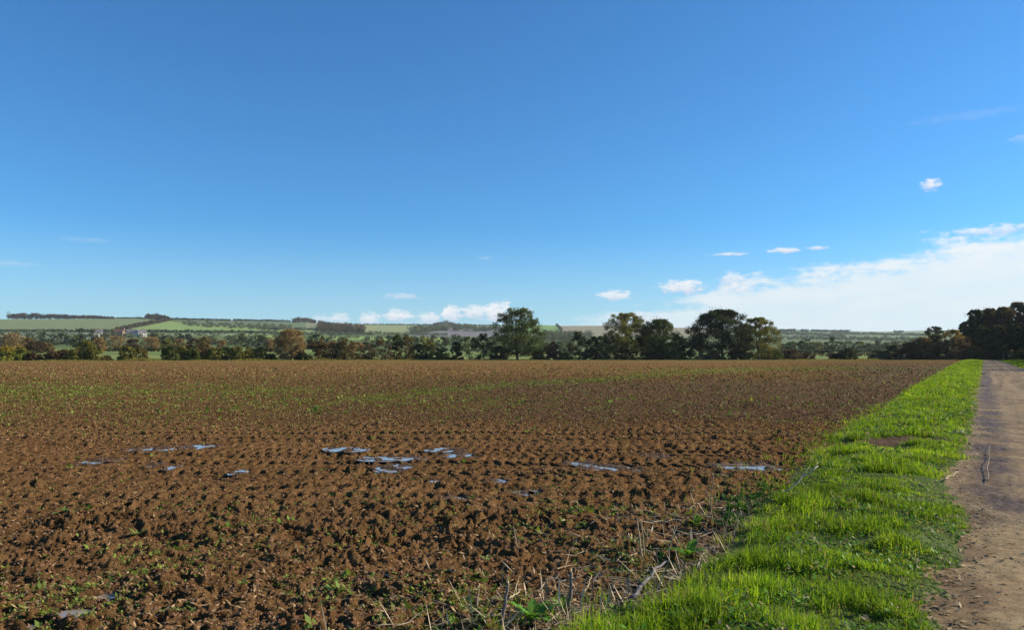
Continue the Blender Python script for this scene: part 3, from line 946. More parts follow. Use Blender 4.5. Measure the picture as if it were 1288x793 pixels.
GT = 'dead sticks lying at the verge edge'
sticks = [  # from px, to px, lift of the far end, radius, colour, shoots, label
    ((795, 757), (838, 711), .03, .011, (.16, .14, .14), 0, 'thick dark grey stick slanting across the bare verge edge'),
    ((716, 767), (772, 766), .01, .0045, PALE, 0, 'long pale straw lying level right of the split stump'),
    ((735, 750), (744, 727), .06, .004, PALE, 0, 'pale broken cane leaning right of the split stump'),
    ((640, 763), (655, 748), .02, .0045, PALE, 1, 'pale split cane lying above the dock leaves'),
    ((620, 782), (640, 768), .01, .0035, TANB, 0, 'tan straw lying left of the thick grey stalk'),
    ((700, 720), (716, 714), .06, .004, TANB, 1, 'bent brown leaf stem reaching left from the split stump'),
    ((725, 746), (735, 752), .0, .004, PALE, 0, 'short pale straw between the stump and the black stem'),
    ((775, 710), (802, 684), .02, .005, TANB, 1, 'tan twig lying left below the upright canes'),
    ((784, 706), (810, 696), .01, .004, PALE, 0, 'pale twig lying at the foot of the upright canes'),
    ((800, 732), (826, 734), .0, .004, PALE, 0, 'pale straw lying left of the fallen dark stick'),
    ((818, 662), (868, 657), .02, .0045, PALE, 1, 'long pale twig lying level behind the upright canes'),
    ((772, 745), (800, 757), .0, .0035, TANB, 0, 'tan straw crossing the foot of the dark stick'),
    ((848, 700), (864, 727), .0, .003, TANB, 0, 'fine tan twig slanting down right of the branching dry stem'),
    ((880, 708), (903, 716), .0, .0035, PALE, 0, 'pale twig lying in the dark gap in the grass'),
    ((884, 706), (900, 699), .02, .004, PALE, 0, 'short pale twig under the leafy clump'),
    ((909, 641), (926, 625), .07, .004, PALE, 0, 'pale curved twig rising right of the tall forked stem'),
    ((984, 632), (1029, 588), .13, .0065, (.55, .46, .34), 2, 'large whitish fallen branch resting on the grass'),
    ((968, 636), (1006, 622), .08, .005, PALE, 1, 'pale crooked branch in front of the large whitish one'),
    ((705, 663), (722, 657), .01, .005, PALE, 0, 'lone pale straw lying on the soil above the stalks'),
    ((1187, 612), (1206, 606), .01, .007, (.40, .30, .19), 0, 'short pale stick at the grass edge beside the road'),
    ((1242, 612), (1245, 566), .002, .0045, (.24, .19, .13), 0, 'thin stick added in place of a water line in the road rut'),  # added stick, stands in for water shining in a rut
    ((760, 790), (730, 779), .01, .004, PALE, 0, 'pale straw in the grass at the bottom edge of the photo'),
    ((862, 640), (885, 634), .01, .004, TANB, 0, 'tan twig lying on the soil left of the tall forked stem'),
]
for i, (a_, b_, lift, rad, colr, sh, lb) in enumerate(sticks):
    r = np.random.default_rng(950 + i)
    rad *= 1.5; x0, y0 = gp(*a_); x1, y1 = gp(*b_); z0 = ground_z(x0, y0)
    if lift > .03:
        x1, y1, z1 = atY(b_[0], b_[1], y0 + .12); 
    else:
        z1 = ground_z(x1, y1) + lift + rad
    if x0 - K * y0 > cR(y0) - .5 and 1100 < a_[0] < 1240: z0 += .05; z1 += .05
    P = crook((0, 0, rad + .012), (x1 - x0, y1 - y0, z1 - z0 + .012), 8, .02, r)
    mb = MB(); mb.tube(P, np.linspace(rad, rad * .5, 8), 7, np.array(colr) * r.uniform(.85, 1.1))
    for k in range(sh):
        s0 = P[r.integers(3, 7)]; e = s0 + (P[-1] - P[0]) * .3 * r.uniform(.5, 1) + np.array([r.uniform(-.05, .05), 0, r.uniform(.0, .07)])
        mb.tube(crook(s0, e, 4, .05, r), np.linspace(rad * .55, rad * .2, 4), 5, colr)
    o = mb.obj('fallen_stick', M_dead, loc=(x0, y0, z0)); meta(o, lb, 'stick', GT)


def broad_leaf(L, W, droop, fold, colr, r):
    """a veined leaf, stalk at the origin, growing along +X"""
    nu, nv = 12, 7
    V = []; C = []
    for i in range(nu):
        t = i / (nu - 1)
        wdt = W * (math.sin(math.pi * min(1, t * .93 + .05)) ** .75) * (1 - .35 * t)
        for j in range(nv):
            s = (j / (nv - 1)) * 2 - 1
            y = s * wdt / 2
            x = L * t
            z = L * .35 * t - droop * L * t * t + fold * abs(s) * wdt * .5 + .006 * math.sin(7 * t * 3 + 2 * s) * (abs(s))
            V.append((x, y + .004 * math.sin(t * 20), z))
            v = 1.25 if j == 3 else 1 + .12 * math.sin(t * 34 + abs(s) * 5)
            C.append(np.array(colr) * v)
    return np.array(V), grid_faces(nu, nv), np.array(C)


def leafy(name, cat, label, px, py, n, L, W, colr, seed, lift=.02, group=None, tiltv=(.1, .7), stem_h=0.0, yaw=None):
    r = np.random.default_rng(seed)
    x0, y0 = gp(px, py); z0 = ground_z(x0, y0)
    rt = empty(name, (x0, y0, z0)); meta(rt, label, cat, group)
    if stem_h:
        mb = MB()
        for k in range(5):
            mb.tube(crook((r.normal(0, .03), r.normal(0, .03), -.02), (r.normal(0, .09), r.normal(0, .07), stem_h * r.uniform(.7, 1.1)), 5, .02, r), np.linspace(.003, .0015, 5), 5, np.array(colr) * .8)
        mb.obj('stem', M_weed, rt)
    for k in range(n):
        yw = (k / n * 2 * math.pi + r.uniform(-.4, .4)) if yaw is None else r.uniform(*yaw)
        V, Q, C = broad_leaf(L * r.uniform(.6, 1.1), W * r.uniform(.7, 1.1), r.uniform(.15, .5), r.uniform(.1, .35), np.array(colr) * r.uniform(.75, 1.2), r)
        ti = r.uniform(*tiltv)
        x, z = V[:, 0].copy(), V[:, 2].copy()
        V[:, 0] = x * math.cos(ti) - z * math.sin(ti) + .01; V[:, 2] = x * math.sin(ti) + z * math.cos(ti)
        x, y = V[:, 0].copy(), V[:, 1].copy()
        V[:, 0] = x * math.cos(yw) - y * math.sin(yw); V[:, 1] = x * math.sin(yw) + y * math.cos(yw)
        V[:, 2] += lift
        if stem_h: V += np.array([r.normal(0, .06), r.normal(0, .05), stem_h * r.random()])
        o = np_obj('leaf', V, Q, M_weed, rt, True, C)
    return rt


leafy('dock_plant', 'weed', 'broad-leaved dock with bright green leaves at the bottom edge of the photo', 672, 788, 7, 0.172, 0.109, (.10, .22, .03), 1, .03)
leafy('dock_plant', 'weed', 'small dock with upright light green leaf between slim stem and split stump', 708, 770, 4, 0.115, 0.058, (.16, .26, .05), 2, .03, tiltv=(.7, 1.2))
leafy('dock_plant', 'weed', 'dock with two broad shining leaves beside the branching dry stem', 866, 706, 5, 0.184, 0.123, (.13, .27, .03), 3, .05)
leafy('dock_plant', 'weed', 'dock with one upright leaf on the soil above the dark gap', 876, 664, 4, 0.127, 0.072, (.15, .26, .04), 4, .03, tiltv=(.4, 1.0))
leafy('dock_plant', 'weed', 'small yellowish dock in the grass right of the broad-leaved one', 735, 784, 5, .07, .03, (.26, .30, .05), 5, .03)
leafy('nettle_clump', 'weed', 'dark green leafy clump at the verge edge right of the tall forked stem', 922, 668, 70, .09, .045, (.05, .12, .02), 6, .02, stem_h=.26)
leafy('nettle_clump', 'weed', 'leafy dark clump in front of the whitish branch', 945, 650, 55, .09, .04, (.05, .12, .02), 7, .02, stem_h=.2)
leafy('nettle_clump', 'weed', 'low dark leafy clump left of the crooked pale branch', 962, 628, 45, .09, .04, (.06, .13, .02), 8, .02, stem_h=.18)
leafy('leafy_weed', 'weed', 'green weed tuft alone on the soil above the tan twig', 736, 668, 9, .055, .026, (.16, .24, .05), 9, .01, stem_h=.03)
leafy('leafy_weed', 'weed', 'bright green weed standing out in the middle distance on the left', 400, 520, 16, .16, .08, (.09, .20, .03), 10, .02, stem_h=.12)
leafy('leafy_weed', 'weed', 'pale green weed on the near soil at left of the photo', 78, 645, 8, .075, .035, (.17, .25, .06), 11, .01, stem_h=.02)
leafy('leafy_weed', 'weed', 'pair of pale leaves on the soil near the bottom left', 172, 677, 6, .07, .035, (.20, .27, .07), 12, .01)
leafy('leafy_weed', 'weed', 'limp pale green weed on the soil at bottom left centre', 225, 772, 10, .08, .035, (.17, .24, .06), 13, .01, stem_h=.02)
leafy('leafy_weed', 'weed', 'small green weed on the soil below the middle puddles', 470, 690, 8, .07, .032, (.12, .21, .04), 14, .01, stem_h=.02)
leafy('leafy_weed', 'weed', 'single pale leaf tuft on the soil left of the slim dead stem', 613, 711, 4, .06, .03, (.30, .36, .12), 15, .01)


# ------------------------------------------------------------------ hills
XS = np.array([-600, 0, 160, 330, 470, 650, 860, 1100, 1288, 1900])
US = (XS - 644) / F
PROF_Y = np.linspace(0, 1, 7)     # rows: field edge, 350 m, 600 m, 1000 m, mid slope, crest, beyond
dist_rows = np.array([
    [205, 350, 600, 1000, 1500, 2200, 2900],
    [205, 350, 600, 1000, 1500, 2200, 2900],
    [210, 350, 600, 1000, 1500, 2200, 2900],
    [225, 350, 600, 1000, 1600, 2400, 3100],
    [235, 350, 600, 1000, 1700, 2600, 3300],
    [250, 350, 600, 1000, 1800, 2800, 3600],
    [256, 350, 600, 1000, 1900, 3100, 4000],
    [262, 350, 600, 1000, 2000, 3500, 4400],
    [262, 350, 600, 1000, 2000, 3600, 4500],
    [262, 350, 600, 1000, 2000, 3600, 4500]], float)
el_rows = np.array([
    [-8.2, 3, 11, 24, 30, 48, 30],
    [-8.2, 3.5, 11, 25, 29.5, 45.5, 30],
    [-8.0, 3.5, 11, 25, 29.5, 46.8, 30],
    [-7.8, 3.0, 9, 21, 31, 43.0, 28],
    [-7.4, 1.5, 7, 17, 27, 38.0, 25],
    [-7.2, 0.5, 5, 13, 26, 38.0, 24],
    [-7.0, 0, 4, 10, 22, 34.5, 22],
    [-6.8, 0, 4, 11, 20, 29.5, 18],
    [-6.8, 0, 4, 11, 20, 33.0, 20],
    [-6.8, 0, 4, 11, 20, 35, 20]], float)


def land(X, Y):
    """height of the land beyond the field"""
    X = np.asarray(X, float); Y = np.asarray(Y, float)
    U = X / Y
    i = np.clip(np.searchsorted(US, U) - 1, 0, len(US) - 2)
    f_ = np.clip((U - US[i]) / (US[i + 1] - US[i]), 0, 1)[..., None]
    f_ = f_ * f_ * (3 - 2 * f_) * .5 + f_ * .5
    d = dist_rows[i] * (1 - f_) + dist_rows[i + 1] * f_
    e = el_rows[i] * (1 - f_) + el_rows[i + 1] * f_
    r = np.zeros_like(U); r[...] = e[..., 0]
    for k in range(6):
        t = np.clip((Y - d[..., k]) / (d[..., k + 1] - d[..., k]), 0, 1)
        if k == 4: t = np.sin(t * np.pi / 2) ** .9
        r = r + (e[..., k + 1] - e[..., k]) * t
    z = CAMH + r / F * Y
    roll = .9 * gnoise(X / 260, Y / 260, 131) * sst(500, 1500, Y) * (Y / 400)
    return z + roll * .6


def hill_pt(px, py):
    x, y, z = ray(px, py)
    Yt = np.linspace(215, 3900, 900)
    zr = CAMH + z / y * Yt
    zl = land(x / y * Yt, Yt)
    hit = np.nonzero(zl >= zr)[0]
    j = hit[0] if len(hit) else int(np.argmin(zr - zl))
    return x / y * Yt[j], Yt[j], float(zl[j])


def inpoly(px, py, poly):
    r = np.zeros(px.shape, bool)
    m = len(poly)
    for i in range(m):
        x1, y1 = poly[i]; x2, y2 = poly[(i + 1) % m]
        c_ = ((y1 > py) != (y2 > py)) & (px < (x2 - x1) * (py - y1) / ((y2 - y1) + 1e-12) + x1)
        r ^= c_
    return r


nr, nc = 260, 1500
uu = np.linspace(-1.3, 1.25, nc)
tt = np.linspace(0, 1, nr)
Yh = (262 - 0 * uu)[None, :] * 0 + field_end(uu)[None, :] * (4450 / field_end(uu)[None, :]) ** (tt[:, None])
Yh[0] += .2
Xh = uu[None, :] * Yh
xh, yh = Xh.ravel(), Yh.ravel()
zh = land(xh, yh)
zh = np.where(tt.repeat(nc) < .002, -.3, zh)
zh = np.where(tt.repeat(nc) > .998, -5, zh)
ppx = 644 + F * xh / yh * 1.0
ppy = HOR - F * (zh - CAMH) / yh
base = np.tile(np.array([.105, .135, .04]), (len(xh), 1))
FIELDS = [
    ([(-700, 398), (192, 398), (212, 403), (145, 417.5), (-700, 418)], (.17, .20, .085)),
    ([(90, 398.5), (150, 399.5), (150, 401), (80, 401)], (.30, .27, .20)),
    ([(150, 417), (212, 404.5), (240, 408), (330, 413), (400, 415), (400, 418.5), (150, 418.5)], (.20, .27, .075)),
    ([(-700, 418.5), (160, 419), (160, 428), (-700, 428)], (.17, .20, .12)),
    ([(160, 419), (340, 419.5), (340, 423), (160, 423)], (.22, .27, .12)),
    ([(215, 401), (400, 405), (400, 414), (330, 413), (240, 408)], (.12, .15, .07)),
    ([(320, 422), (480, 424), (480, 428), (320, 427)], (.21, .29, .07)),
    ([(385, 405), (460, 409), (460, 420), (385, 416)], (.20, .20, .11)),
    ([(450, 408), (520, 408), (560, 414), (560, 421), (452, 420)], (.24, .26, .11)),
    ([(470, 424), (560, 425), (560, 430), (470, 429)], (.22, .30, .07)),
    ([(520, 407), (640, 407), (640, 411), (560, 413)], (.17, .23, .08)),
    ([(515, 414), (640, 410), (660, 424), (520, 424)], (.17, .155, .15)),
    ([(640, 406), (702, 406), (706, 420), (640, 420)], (.17, .26, .07)),
    ([(702, 406), (900, 408), (900, 424), (710, 422)], (.235, .20, .12)),
    ([(900, 410), (1600, 408), (1600, 421.5), (900, 421)], (.13, .19, .09)),
    ([(900, 423), (1600, 423), (1600, 427), (900, 427)], (.16, .24, .10)),
    ([(1060, 417), (1700, 417), (1700, 420.5), (1060, 420)], (.19, .25, .12)),
]
for poly, c_ in FIELDS:
    base[inpoly(ppx, ppy, poly)] = c_
nearm = (yh < 520)
pas = np.where((gnoise(xh / 160, yh / 60, 141) > 0)[:, None], np.array([[.20, .22, .06]]), np.array([[.13, .17, .045]]))
base = np.where(nearm[:, None], pas, base)
base *= (1 + .10 * gnoise(xh / 40, yh / 40, 142)[:, None])
o = np_obj('hills', np.stack([xh, yh, zh], 1), grid_faces(nr, nc), M_land, cols=np.clip(base, 0, 1))
meta(o, 'low green hills with hedged fields beyond the valley', kind='structure')


# ------------------------------------------------------------------ trees
PAL = {
    'dark green': ((.020, .028, .009), (.058, .072, .018)),
    'deep green': ((.045, .065, .014), (.12, .15, .030)),
    'olive green': ((.10, .10, .022), (.25, .225, .045)),
    'yellow green': ((.12, .14, .02), (.27, .26, .04)),
    'golden': ((.20, .13, .02), (.36, .24, .04)),
    'rust brown': ((.11, .082, .030), (.22, .160, .055)),
    'tan brown': ((.20, .13, .055), (.34, .23, .10)),
    'dark brown': ((.055, .036, .018), (.13, .082, .034)),
    'grey green': ((.07, .085, .045), (.14, .15, .075)),
}


def crown_mesh(mb, centers, radii, per, size, pal, flat=.7, top_tint=None, H=1.0):
    c1, c2 = np.array(PAL[pal][0]), np.array(PAL[pal][1])
    n = len(centers) * per
    P = np.repeat(centers, per, 0); R = np.repeat(radii, per)
    d = rng.normal(size=(n, 3)); d /= np.linalg.norm(d, axis=1, keepdims=True)
    rr = rng.random(n) ** .45
    # break each clump up so that twigs stick out
    P = P + d * (R * rr)[:, None] * np.array([1, 1, flat])
    a = rng.normal(size=(n, 3)); a /= np.linalg.norm(a, axis=1, keepdims=True)
    b = np.cross(a, rng.normal(size=(n, 3))); b /= np.linalg.norm(b, axis=1, keepdims=True) + 1e-9
    s = (size * rng.uniform(.55, 1.35, n))[:, None]
    V = np.stack([P - a * s * .5, P + b * s * .33, P + a * s * .5, P - b * s * .33], 1).reshape(-1, 3)
    Q = np.arange(n)[:, None] * 4 + np.array([[0, 1, 2, 3]])
    cl = np.repeat(rng.random(len(centers)), per)
    t = np.clip(.6 * cl + .5 * rng.random(n) - .05, 0, 1)[:, None]
    C = c1 * (1 - t) + c2 * t
    if top_tint is not None:
        tt_ = (np.clip((P[:, 2] / H - top_tint[1]) / .2, 0, 1) * (rng.random(n) < .75))[:, None]
        C = C * (1 - tt_) + np.array(PAL[top_tint[0]][1]) * tt_ * rng.uniform(.6, 1.1, (n, 1))
    mb.add(V, Q, np.repeat(C, 4, 0))


def profile(t, form):
    if form == 'oak': return np.interp(t, [.12, .25, .45, .65, .85, 1.0], [.7, .98, 1.05, .92, .66, .2])
    if form == 'round': return np.interp(t, [.1, .25, .5, .75, .92, 1.0], [.75, .98, 1.05, .92, .62, .15])
    if form == 'tall': return np.interp(t, [.05, .2, .45, .6, .8, .93, 1.0], [.85, 1.05, 1.05, .84, .8, .6, .2])
    if form == 'cone': return np.interp(t, [.0, .15, .4, .7, 1.0], [.8, 1.0, .8, .45, .05])
    return np.interp(t, [0, .1, .35, .65, .88, 1.0], [.95, 1.05, 1.0, .88, .6, .15])      # shrub


def tree(name, label, cat, x, y, z, H, W, pal, form='round', seed=0, ncl=40, clr=.2, per=150, leaf=.35, group=None,
         bottom=None, gap=1.0, bare_twigs=0, tint=None, ratio=.8, skew=0.0):
    r = np.random.default_rng(seed + 1000)
    root = empty(name, (x, y, z))
    meta(root, label, cat, group)
    b = bottom if bottom is not None else {'oak': .16, 'round': .14, 'tall': .08, 'cone': .04}.get(form, .02)
    ncl = int(ncl * 1.9)
    t = b + (1 - b) * r.random(ncl) ** (1.25 if form == 'shrub' else 1.1)
    t = np.clip(t, b, .97)
    Rr = profile(t, form) * W
    # lumpy outline
    ang = r.uniform(0, 2 * np.pi, ncl)
    lump = 1 + .22 * np.sin(ang * 3 + seed) * np.sin(t * 9 + seed * 2)
    rad = r.random(ncl) ** .5
    cr = clr * W * r.uniform(.55, 1.2, ncl) * (.55 + .45 * profile(t, form))
    rc = np.clip(Rr * lump * rad, 0, None); rc = np.where(rc + cr * .6 > Rr * 1.08, np.maximum(Rr * 1.08 - cr * .6, 0), rc)
    C = np.stack([np.cos(ang) * rc + skew * W * t, np.sin(ang) * rc * ratio, np.minimum(t * H, H - cr * .55)], 1)
    global rng
    old = rng; rng = r
    mb = MB()
    crown_mesh(mb, C, cr, per, leaf, pal, .75, tint, H)
    # stray leaves that soften the outline
    ns = max(6, ncl // 2)
    crown_mesh(mb, C[r.integers(0, ncl, ns)], cr[r.integers(0, ncl, ns)] * 1.5, max(6, per // 8), leaf * .8, pal, .9, tint, H)
    wood = MB()
    shr = form in ('shrub',)
    tr = max(.06, H * (.022 if not shr else .012))
    ht = H * (.72 if not shr else .5)
    nseg = 6
    pz = np.linspace(-.4, ht, nseg)
    wob = np.cumsum(r.normal(0, .012 * H, (nseg, 2)), 0); wob[0] = 0
    path = np.stack([wob[:, 0] + skew * W * pz / H, wob[:, 1], pz], 1)
    wood.tube(path, np.linspace(tr * 1.25, tr * .35, nseg), 7, (.06, .05, .04))
    nl = min(ncl, 26 if H > 6 else 8)
    for i in r.choice(ncl, nl, replace=False):
        e = C[i]
        zs = np.clip(e[2] * r.uniform(.25, .6), .08 * H, ht * .95)
        s0 = np.array([np.interp(zs, pz, path[:, 0]), np.interp(zs, pz, path[:, 1]), zs])
        mid = s0 * .45 + e * .55 + np.array([0, 0, .05 * H]) * r.uniform(-.5, 1) + r.normal(0, .02 * H, 3)
        q1 = s0 * .8 + mid * .2 + r.normal(0, .01 * H, 3)
        wood.tube([s0, q1, mid, e], [tr * .42, tr * .34, tr * .2, tr * .06], 5, (.06, .05, .04))
        for _ in range(2):
            e2 = e + r.normal(0, 1, 3) * cr[i] * .8
            wood.tube([mid, (mid + e2) / 2 + r.normal(0, .01 * H, 3), e2], [tr * .15, tr * .1, tr * .03], 4, (.06, .05, .04))
    for _ in range(bare_twigs):
        a0 = r.uniform(0.1, .9); s0 = np.array([skew * W * .6 + W * .55 * a0, 0, H * .62]); e = s0 + np.array([W * r.uniform(.0, .4), r.normal(0, .1) * W, H * r.uniform(.18, .36)])
        wood.tube([s0, (s0 + e) / 2 + r.normal(0, .02 * H, 3), e], [tr * .22, tr * .13, tr * .05], 4, (.06, .05, .04))
        for _k in range(4):
            m_ = s0 + (e - s0) * r.uniform(.4, .9); e2 = m_ + r.normal(0, .06 * H, 3)
            wood.tube([m_, (m_ + e2) / 2, e2], [tr * .1, tr * .07, tr * .04], 4, (.06, .05, .04))
    wood.obj('trunk', M_bark, root)
    mb.obj('crown', M_leaf, root, smooth=False)
    rng = old
    return root


def tree_px(name, label, cat, cx, top, hw, pal, form, Y=None, dY=0, **kw):
    """a tree whose crown is seen around column cx, up to row top, hw pixels to either side"""
    u = (cx - 644) / F
    if Y is None: Y = float(field_end(np.array(u))) + 3 + dY
    X = u * Y
    z = float(land(np.array([X]), np.array([Y]))[0]) - .1
    zt = CAMH + (HOR - top) / F * Y
    H = max(1.2, zt - z); W = hw / F * Y
    return tree(name, label, cat, X, Y, z, H, W, pal, form, **kw)


HG = 'shrubs of the hedgerow beyond the field'
S = 'hedge_shrub'
front = [  # label, column, top, half width, palette, extra depth, tint
    ("orange-topped bush at the left end of the far hedgerow", 7, 436, 13, 'yellow green', 0, ('golden', .6)),
    ("bright yellow-green bush second from the left end of the hedgerow", 26, 437, 11, 'yellow green', 2, ('golden', .8)),
    ("low dull brown bush right of the bright yellow-green one", 43, 444, 9, 'dark brown', 1, None),
    ("dark low shrub just right of the first small hedge gap", 66, 443, 9, 'dark brown', 0, None),
    ("dark olive shrub with reddish top left of the tall olive pair", 80, 440, 11, 'dark brown', 3, ('rust brown', .7)),
    ("rounded brown-green shrub leaning on the left olive bush", 94, 440, 9, 'olive green', 0, None),
    ("tall olive bush rising above the left hedgerow, the left one of a pair", 107, 428, 11, 'olive green', 3, None),
    ("olive bush with a sloping right shoulder, right one of a pair", 118, 435, 10, 'deep green', 0, None),
    ("low rusty orange bush at the left edge of the pale pasture gap", 134, 448, 7, 'rust brown', 0, None),
    ("olive bush standing between the two pale pasture gaps", 161, 436, 9, 'olive green', 0, None),
    ("reddish brown bush just left of the second pasture gap", 177, 438, 8, 'rust brown', 1, None),
    ("dark bush just right of the second pasture gap", 214, 436, 9, 'dark green', 0, None),
    ("olive hedge bush under the tan valley tree", 229, 435, 9, 'olive green', 2, None),
    ("dark hedge bush left of the big orange-brown bush", 242, 438, 8, 'dark green', 0, None),
    ("big orange-brown bush in the middle of the left hedgerow", 256, 431, 13, 'rust brown', 3, None),
    ("yellowish bush right of the big orange-brown bush", 270, 438, 8, 'olive green', 0, None),
    ("blackish bush between two olive bushes in the left hedgerow", 284, 437, 10, 'dark green', 1, None),
    ("dark olive bush right of the blackish one", 298, 436, 9, 'deep green', 0, None),
    ("olive hedge bush left of the tan tree, with dark foot", 313, 437, 9, 'olive green', 1, None),
    ("last olive bush before the tall tan tree", 327, 437, 8, 'olive green', 0, None),
    ("low ragged bush in the gap left of the tall tan tree", 341, 446, 7, 'deep green', 0, None),
    ("small black-green round bush at the right foot of the tan tree", 380, 441, 8, 'dark green', -2, None),
    ("dark brown thicket right of the tall tan tree", 402, 427, 12, 'dark brown', 0, ('rust brown', .7)),
    ("brown thicket with a dark base, second right of the tan tree", 419, 430, 12, 'dark brown', 2, ('tan brown', .6)),
    ("russet bush on the left of the pale tan bush", 434, 427, 12, 'rust brown', 0, None),
    ("pale tan bush with green foot in the middle hedgerow", 449, 431, 12, 'tan brown', 1, None),
    ("broad dark dome-shaped bush left of the upright dark pair", 475, 428, 17, 'dark brown', 0, ('rust brown', .85)),
    ("narrow pointed dark green bush of the upright pair", 499, 421, 7, 'deep green', 2, None),
    ("upright brown bush next to the narrow pointed dark one", 511, 422, 10, 'rust brown', 0, None),
    ("dark olive bush right of the upright pair", 527, 433, 9, 'dark green', 0, None),
    ("yellowish olive bush with loose top in the middle hedgerow", 541, 429, 9, 'olive green', 1, None),
    ("low spreading olive bush left of the green pasture gap", 556, 440, 9, 'olive green', 0, None),
    ("small dark mushroom-shaped bush in the green pasture gap", 574, 430, 7, 'dark green', -3, None),
    ("broad black-green bush at the left foot of the tallest tree", 607, 420, 16, 'dark green', 0, None),
    ("low black-green bush under the left crown of the tallest tree", 628, 436, 9, 'dark green', -1, None),
    ("low yellowish bush at the right foot of the tallest tree", 676, 441, 8, 'olive green', 0, None),
    ("thin half-bare brown shrub right of the tallest tree", 695, 430, 8, 'dark brown', 0, None),
    ("low olive bush in the gap right of the thin bare shrub", 710, 444, 6, 'olive green', 0, None),
    ("dark layered conifer-like bush left of the airy tree", 729, 417, 13, 'dark green', 0, None),
    ("narrow blackish bush wedged beside the layered dark bush", 747, 424, 9, 'dark green', 2, None),
    ("dark bush at the left foot of the airy tree", 763, 419, 13, 'dark green', 1, None),
    ("black-green bush in front of the airy tree's right side", 801, 425, 9, 'dark green', -3, None),
    ("dark bush filling the hedge below the airy tree", 783, 438, 11, 'dark green', -2, None),
    ("shadowy low bush below the round-crowned tree", 822, 440, 12, 'dark green', -3, None),
    ("light green low bush at the right foot of the round-crowned tree", 848, 441, 9, 'olive green', -1, None),
    ("dark round bush between the round-crowned tree and the oak", 861, 426, 9, 'dark green', 0, None),
    ("grey-green bush in front of the oak's left branches", 879, 431, 13, 'grey green', 0, None),
    ("low green bush under the middle of the oak", 900, 441, 12, 'olive green', 1, None),
    ("dark bush under the right branches of the oak", 926, 440, 12, 'dark green', 0, None),
    ("low green bush at the right foot of the feathery tree", 972, 440, 10, 'deep green', -2, None),
    ("low black round bush just right of the big tree group", 994, 440, 13, 'dark brown', 0, None),
    ("small brown bush right of the low black round one", 1015, 444, 8, 'dark brown', 0, None),
    ("dark green bush alone in the right-hand open stretch", 1066, 438, 10, 'dark green', 0, None),
    ("little low bush left of the lone dark green bush", 1050, 445, 7, 'dark brown', 1, None),
    ("grey-green feathery bush left of the great dark hedge", 1103, 440, 9, 'grey green', 0, None),
    ("dark bush touching the left end of the great dark hedge", 1124, 434, 11, 'dark green', 0, None),
    ("small olive bush between grey-green bush and dark bush", 1113, 443, 6, 'olive green', 1, None),
]
for i, (lb, cx, top, hw, pal, dY, tint) in enumerate(front):
    if cx < 330: pal = {'dark green': 'deep green', 'deep green': 'olive green'}.get(pal, pal)  # lighter palettes on the left paint sunlight into the leaf colour
    tree_px(S, lb, 'shrub', cx, top, hw * 1.2, pal, 'shrub', dY=dY, seed=i, ncl=34, clr=.30, per=60, leaf=.40, group=HG, tint=tint, ratio=.7)

BT = 'large trees in the hedgerow'
tree_px('broadleaf_tree', "tallest lone tree, airy top and ivy-green lower crown, lit yellow on the right", 'tree', 651, 388, 34.7, 'deep green', 'tall', seed=201, ncl=120, clr=.19, per=120, leaf=.36, group=BT, tint=('yellow green', .93), bottom=.12)
tree_px('broadleaf_tree', "airy tree with sky showing through its top, left of the round-crowned tree", 'tree', 786, 394, 32.5, 'olive green', 'tall', seed=202, ncl=120, clr=.17, per=110, leaf=.34, group=BT, bottom=.2)
tree_px('broadleaf_tree', "dense round-crowned tree with bare twigs at its upper right", 'tree', 830, 402, 25.8, 'deep green', 'round', dY=-1, seed=203, ncl=130, clr=.21, per=140, leaf=.36, group=BT, bare_twigs=5, bottom=.1)
tree_px('oak_tree', "wide dark spreading oak with a clear trunk and rounded layered crown", 'tree', 907, 390, 42.6, 'dark green', 'oak', seed=204, ncl=170, clr=.16, per=130, leaf=.38, group=BT, bottom=.24)
tree_px('broadleaf_tree', "feathery tree growing against the right side of the dark oak", 'tree', 953, 400, 26.9, 'olive green', 'round', dY=-2, seed=205, ncl=120, clr=.19, per=120, leaf=.34, group=BT, bare_twigs=4, bottom=.08)
tree_px('broadleaf_tree', "tall tan-brown bushy tree standing up from the left hedgerow", 'tree', 366, 415, 20, 'tan brown', 'round', seed=206, ncl=70, clr=.25, per=130, leaf=.3, group=BT, bottom=.08)

# great dark hedge and wood on the right
WG = 'trees of the dark wood at the end of the road'
for i, (lb, cx, top, hw, pal, dY, tint) in enumerate([
    ("leftmost low hump of the great dark hedge", 1144, 431, 15, 'dark brown', 2, None),
    ("second hump of the great dark hedge, brownish on top", 1160, 424, 17, 'dark brown', 0, ('tan brown', .75)),
    ("third hump of the great dark hedge, olive on top", 1178, 421, 17, 'dark green', 3, ('olive green', .9)),
    ("hump of the great dark hedge with golden orange autumn top", 1197, 415, 17, 'dark brown', 0, ('golden', .62)),
    ("dark hump between the golden-topped hedge and the wood", 1213, 424, 12, 'dark brown', 2, None),
]):
    tree_px('hedge_tree', lb, 'tall shrub', cx, top, hw, pal, 'shrub', Y=258 + dY, seed=300 + i, ncl=60, clr=.26, per=90, leaf=.36, group='humps of the great dark hedge', tint=tint, bottom=.02)
tree_px('broadleaf_tree', "dark rounded tree rising behind the great dark hedge", 'tree', 1176, 411, 14, 'dark green', 'round', Y=330, seed=320, ncl=45, clr=.24, per=110, leaf=.42)
